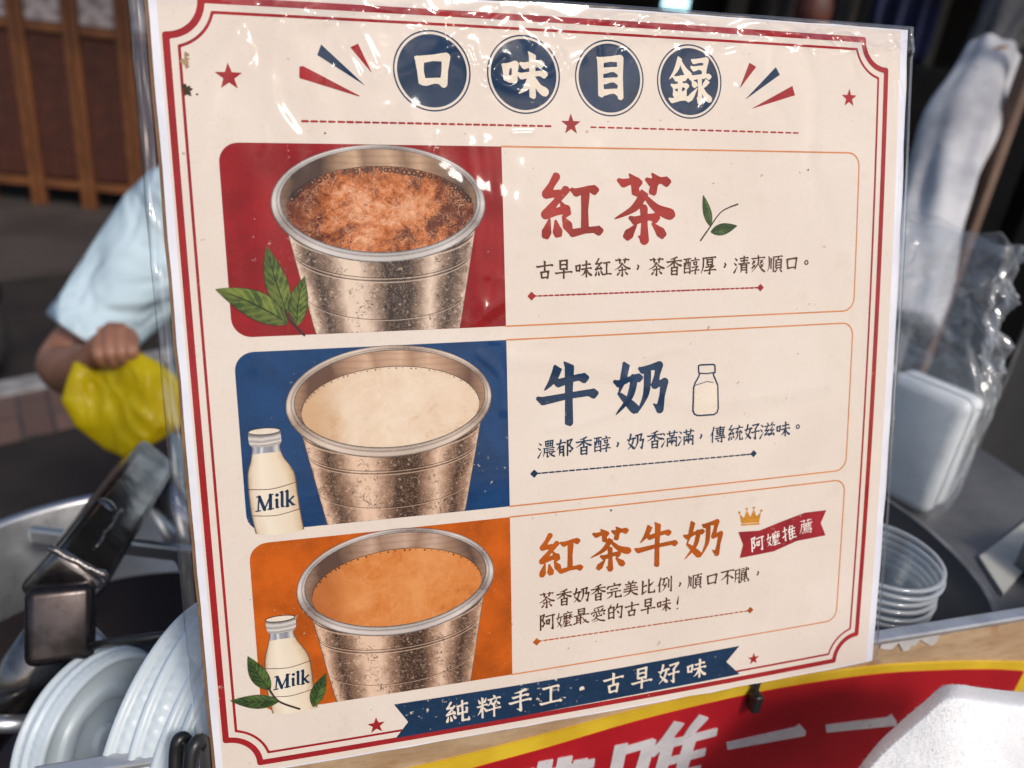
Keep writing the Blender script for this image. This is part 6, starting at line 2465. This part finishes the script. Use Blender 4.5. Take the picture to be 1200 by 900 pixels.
for sx in (-1, 1):
    bm = bmesh.new()
    add_box(bm, (0.095, 0.25, 0.07), Matrix.Translation(tuple(hip + np.array([0.112 * sx, -0.05, -hip[2] + 0.036]))), 0.03, 3)
    bm_obj('shoe', bm, black_lacquer, person, True)

# yellow bag
yb_m = NT('yellow_bag_plastic')
yn = yb_m.noise(30, 4)
ycol = yb_m.mix(yb_m.step(yn, 0.3, 0.7), (0.80, 0.66, 0.012), (0.70, 0.55, 0.008))
yb_m.set(ycol, 0.35)
yt = yb_m.n('BsdfTranslucent')
yb_m.l(ycol, yt.inputs[0])
ym = yb_m.n('MixShader')
ym.inputs[0].default_value = 0.5
yb_m.l(yb_m.b.outputs[0], ym.inputs[1])
yb_m.l(yt.outputs[0], ym.inputs[2])
ytr = yb_m.n('BsdfTransparent')
ytr.inputs[0].default_value = (0.95, 0.85, 0.15, 1)
ym2 = yb_m.n('MixShader')
ym2.inputs[0].default_value = 0.22
yb_m.l(ym.outputs[0], ym2.inputs[1])
yb_m.l(ytr.outputs[0], ym2.inputs[2])
yb_m.l(ym2.outputs[0], yb_m.out.inputs[0])
yb_m.bump(yb_m.noise(30, 4, 0.5, None, 1.0), 0.35, 0.008)
outl = [(146, 400), (156, 408), (170, 416), (186, 424), (206, 440), (222, 462), (214, 500), (192, 514), (166, 528), (144, 536), (122, 526), (104, 512), (88, 500), (78, 482), (71, 470), (77, 448), (86, 424), (92, 424), (110, 434), (128, 432), (138, 418)]
cen = np.array([142.0, 470.0])
bm = bmesh.new()
ringsb = {}
no = len(outl)
fine = []
for i in range(no):
    for k in range(10):
        t = k / 10
        fine.append(np.array(outl[i]) * (1 - t) + np.array(outl[(i + 1) % no]) * t)
for sgn in (-1, 1):
    prev = None
    for j in range(26):
        t = 1 - j / 25.5
        ring = []
        for i, q in enumerate(fine):
            if j == 0 and sgn == 1:
                ring.append(ringsb[i])
                continue
            xy = cen + (q - cen) * t
            bul = 0.012 * math.sqrt(max(0.0, 1 - t * t)) * (1 + 0.5 * mnoise.noise(Vector((xy[0] * 0.02, xy[1] * 0.02, sgn * 3.0))))
            bul += 0.014 * (0.4 - abs(mnoise.noise(Vector((xy[0] * 0.03 + xy[1] * 0.012, xy[1] * 0.014, sgn))))) * (1 - t) ** 0.5
            bul += (0.008 * (0.35 - abs(mnoise.noise(Vector((xy[0] * 0.045 - xy[1] * 0.02, xy[1] * 0.018 + xy[0] * 0.012, 7 + sgn))))) + 0.001 * (0.35 - abs(mnoise.noise(Vector((xy[0] * 0.12, xy[1] * 0.05, 3 + sgn)))))) * min(1.0, (1 - t) * 5)
            dd = 0.862 + sgn * bul + 0.010 * math.sin(xy[0] * 0.06 + 1)
            v_ = bm.verts.new(at(xy[0], xy[1], dd))
            ring.append(v_)
            if j == 0:
                ringsb[i] = v_
        if prev:
            for i in range(len(fine)):
                bm.faces.new((prev[i], prev[(i + 1) % len(fine)], ring[(i + 1) % len(fine)], ring[i]))
        prev = ring
    bm.faces.new(prev)
ybag = tag(bm_obj('yellow_bag', bm, yb_m.m, None, True), 'thin yellow plastic bag gathered in the hands of the person in light blue', 'bag')

# ------------------------------------------------------------------ scooter at the left edge
so = gpt(-290, 450)
sc_ = thing('scooter', 'black scooter parked at the left edge of the photo in front of the wooden screens', 'scooter', loc=(so[0], so[1], 0), rot=(0, 0, 0.25))
blk = simple('black_scooter_paint', (0.010, 0.010, 0.012), (0.02, 0.02, 0.023), 10, 0.25)
grey_p = simple('grey_scooter_plastic', (0.05, 0.05, 0.055), (0.035, 0.035, 0.04), 20, 0.5)
rub = simple('rubber', (0.015, 0.015, 0.015), (0.025, 0.025, 0.025), 60, 0.8)
chrome = simple('chrome_parts', (0.5, 0.5, 0.52), (0.35, 0.35, 0.37), 40, 0.2, 0.9)
for x in (-0.60, 0.62):
    wm = Matrix.Translation((x, 0, 0.235)) @ Matrix.Rotation(math.pi / 2, 4, 'X')
    bm = bmesh.new()
    add_lathe(bm, [(0.15 + 0.0 + 0.045 + 0.042 * math.cos(a), 0.045 * math.sin(a)) for a in np.linspace(0, 2 * math.pi, 17)], 40, wm)
    w_o = bm_obj('wheel', bm, rub, sc_, True)
    bm = bmesh.new()
    add_lathe(bm, [(0.001, -0.03), (0.04, -0.032), (0.05, -0.015), (0.14, -0.014), (0.155, -0.03), (0.155, 0.03), (0.14, 0.014), (0.05, 0.015), (0.04, 0.032), (0.001, 0.03)], 32, wm)
    bm_obj('rim', bm, grey_p, w_o, True)


def sloft(name, rows, mat, n=20, pw_=2.6):
    bm = bmesh.new()
    rr = []
    for x, z, ry, rz in rows:
        ring = []
        for k in range(n):
            t = 2 * math.pi * k / n
            c, s = math.cos(t), math.sin(t)
            r = (abs(c) ** pw_ + abs(s) ** pw_) ** (-1 / pw_)
            ring.append(bm.verts.new((x, ry * c * r, z + rz * s * r)))
        rr.append(ring)
    for a, b in zip(rr, rr[1:]):
        for k in range(n):
            bm.faces.new((a[k], a[(k + 1) % n], b[(k + 1) % n], b[k]))
    bm.faces.new(rr[0][::-1])
    bm.faces.new(rr[-1])
    return bm_obj(name, bm, mat, sc_, True)


sloft('rear_body', [(-0.88, 0.66, 0.05, 0.05), (-0.80, 0.62, 0.12, 0.10), (-0.60, 0.58, 0.17, 0.14), (-0.35, 0.54, 0.18, 0.17), (-0.12, 0.46, 0.15, 0.18), (-0.02, 0.40, 0.10, 0.10)], blk)
sloft('seat', [(-0.82, 0.77, 0.08, 0.035), (-0.70, 0.79, 0.14, 0.05), (-0.45, 0.79, 0.155, 0.055), (-0.22, 0.74, 0.14, 0.05), (-0.05, 0.72, 0.10, 0.04), (0.0, 0.70, 0.05, 0.03)], rub)
sloft('floor_board', [(-0.10, 0.30, 0.15, 0.05), (0.10, 0.28, 0.17, 0.04), (0.34, 0.29, 0.16, 0.05)], grey_p)
sloft('front_shield', [(0.33, 0.52, 0.16, 0.24), (0.40, 0.62, 0.22, 0.34), (0.48, 0.66, 0.19, 0.32), (0.56, 0.64, 0.09, 0.2)], blk)
sloft('front_mudguard', [(0.44, 0.46, 0.05, 0.04), (0.56, 0.50, 0.075, 0.05), (0.70, 0.48, 0.075, 0.05), (0.84, 0.38, 0.05, 0.04)], blk)
sloft('handlebar_cover', [(0.34, 0.98, 0.10, 0.05), (0.42, 1.0, 0.15, 0.07), (0.50, 0.98, 0.10, 0.06)], blk)
sloft('tail_light', [(-0.93, 0.66, 0.03, 0.02), (-0.90, 0.66, 0.07, 0.03), (-0.87, 0.66, 0.07, 0.03)], simple('tail_red', (0.15, 0.01, 0.01), (0.1, 0.006, 0.006), 30, 0.25))
bm = bmesh.new()
bmesh.ops.create_uvsphere(bm, u_segments=20, v_segments=12, radius=0.07, matrix=Matrix.Translation((0.52, 0, 0.99)) @ Matrix.Diagonal((0.5, 1, 0.8, 1)))
bm_obj('headlight', bm, simple('lamp_glass', (0.55, 0.56, 0.58), (0.4, 0.41, 0.43), 40, 0.15), sc_, True)
for sy in (-1, 1):
    bm = bmesh.new()
    add_tube(bm, [(0.40, 0.12 * sy, 1.01), (0.38, 0.25 * sy, 1.03), (0.33, 0.36 * sy, 1.02)], [0.014, 0.014, 0.019], 10)
    bm_obj('handlebar', bm, rub, sc_, True)
    bm = bmesh.new()
    add_tube(bm, [(0.38, 0.22 * sy, 1.03), (0.40, 0.27 * sy, 1.16), (0.39, 0.31 * sy, 1.21)], 0.006, 8)
    mst = bm_obj('mirror_stem', bm, chrome, sc_, True)
    bm = bmesh.new()
    bmesh.ops.create_uvsphere(bm, u_segments=18, v_segments=10, radius=0.062, matrix=Matrix.Translation((0.39, 0.33 * sy, 1.235)) @ Matrix.Diagonal((0.25, 1.1, 0.75, 1)))
    bm_obj('mirror', bm, blk, mst, True)
bm = bmesh.new()
add_tube(bm, [(0.62, 0.07, 0.235), (0.56, 0.06, 0.5), (0.42, 0, 0.9)], 0.02, 10)
bm_obj('fork', bm, chrome, sc_, True)
bm = bmesh.new()
add_tube(bm, [(-0.05, 0.15, 0.012), (-0.10, 0.10, 0.26)], 0.011, 8)
add_tube(bm, [(-0.05, -0.15, 0.012), (-0.10, -0.10, 0.26)], 0.011, 8)
add_tube(bm, [(-0.10, 0.10, 0.25), (-0.10, -0.10, 0.25)], 0.011, 8)
bm_obj('centre_stand', bm, chrome, sc_, True)
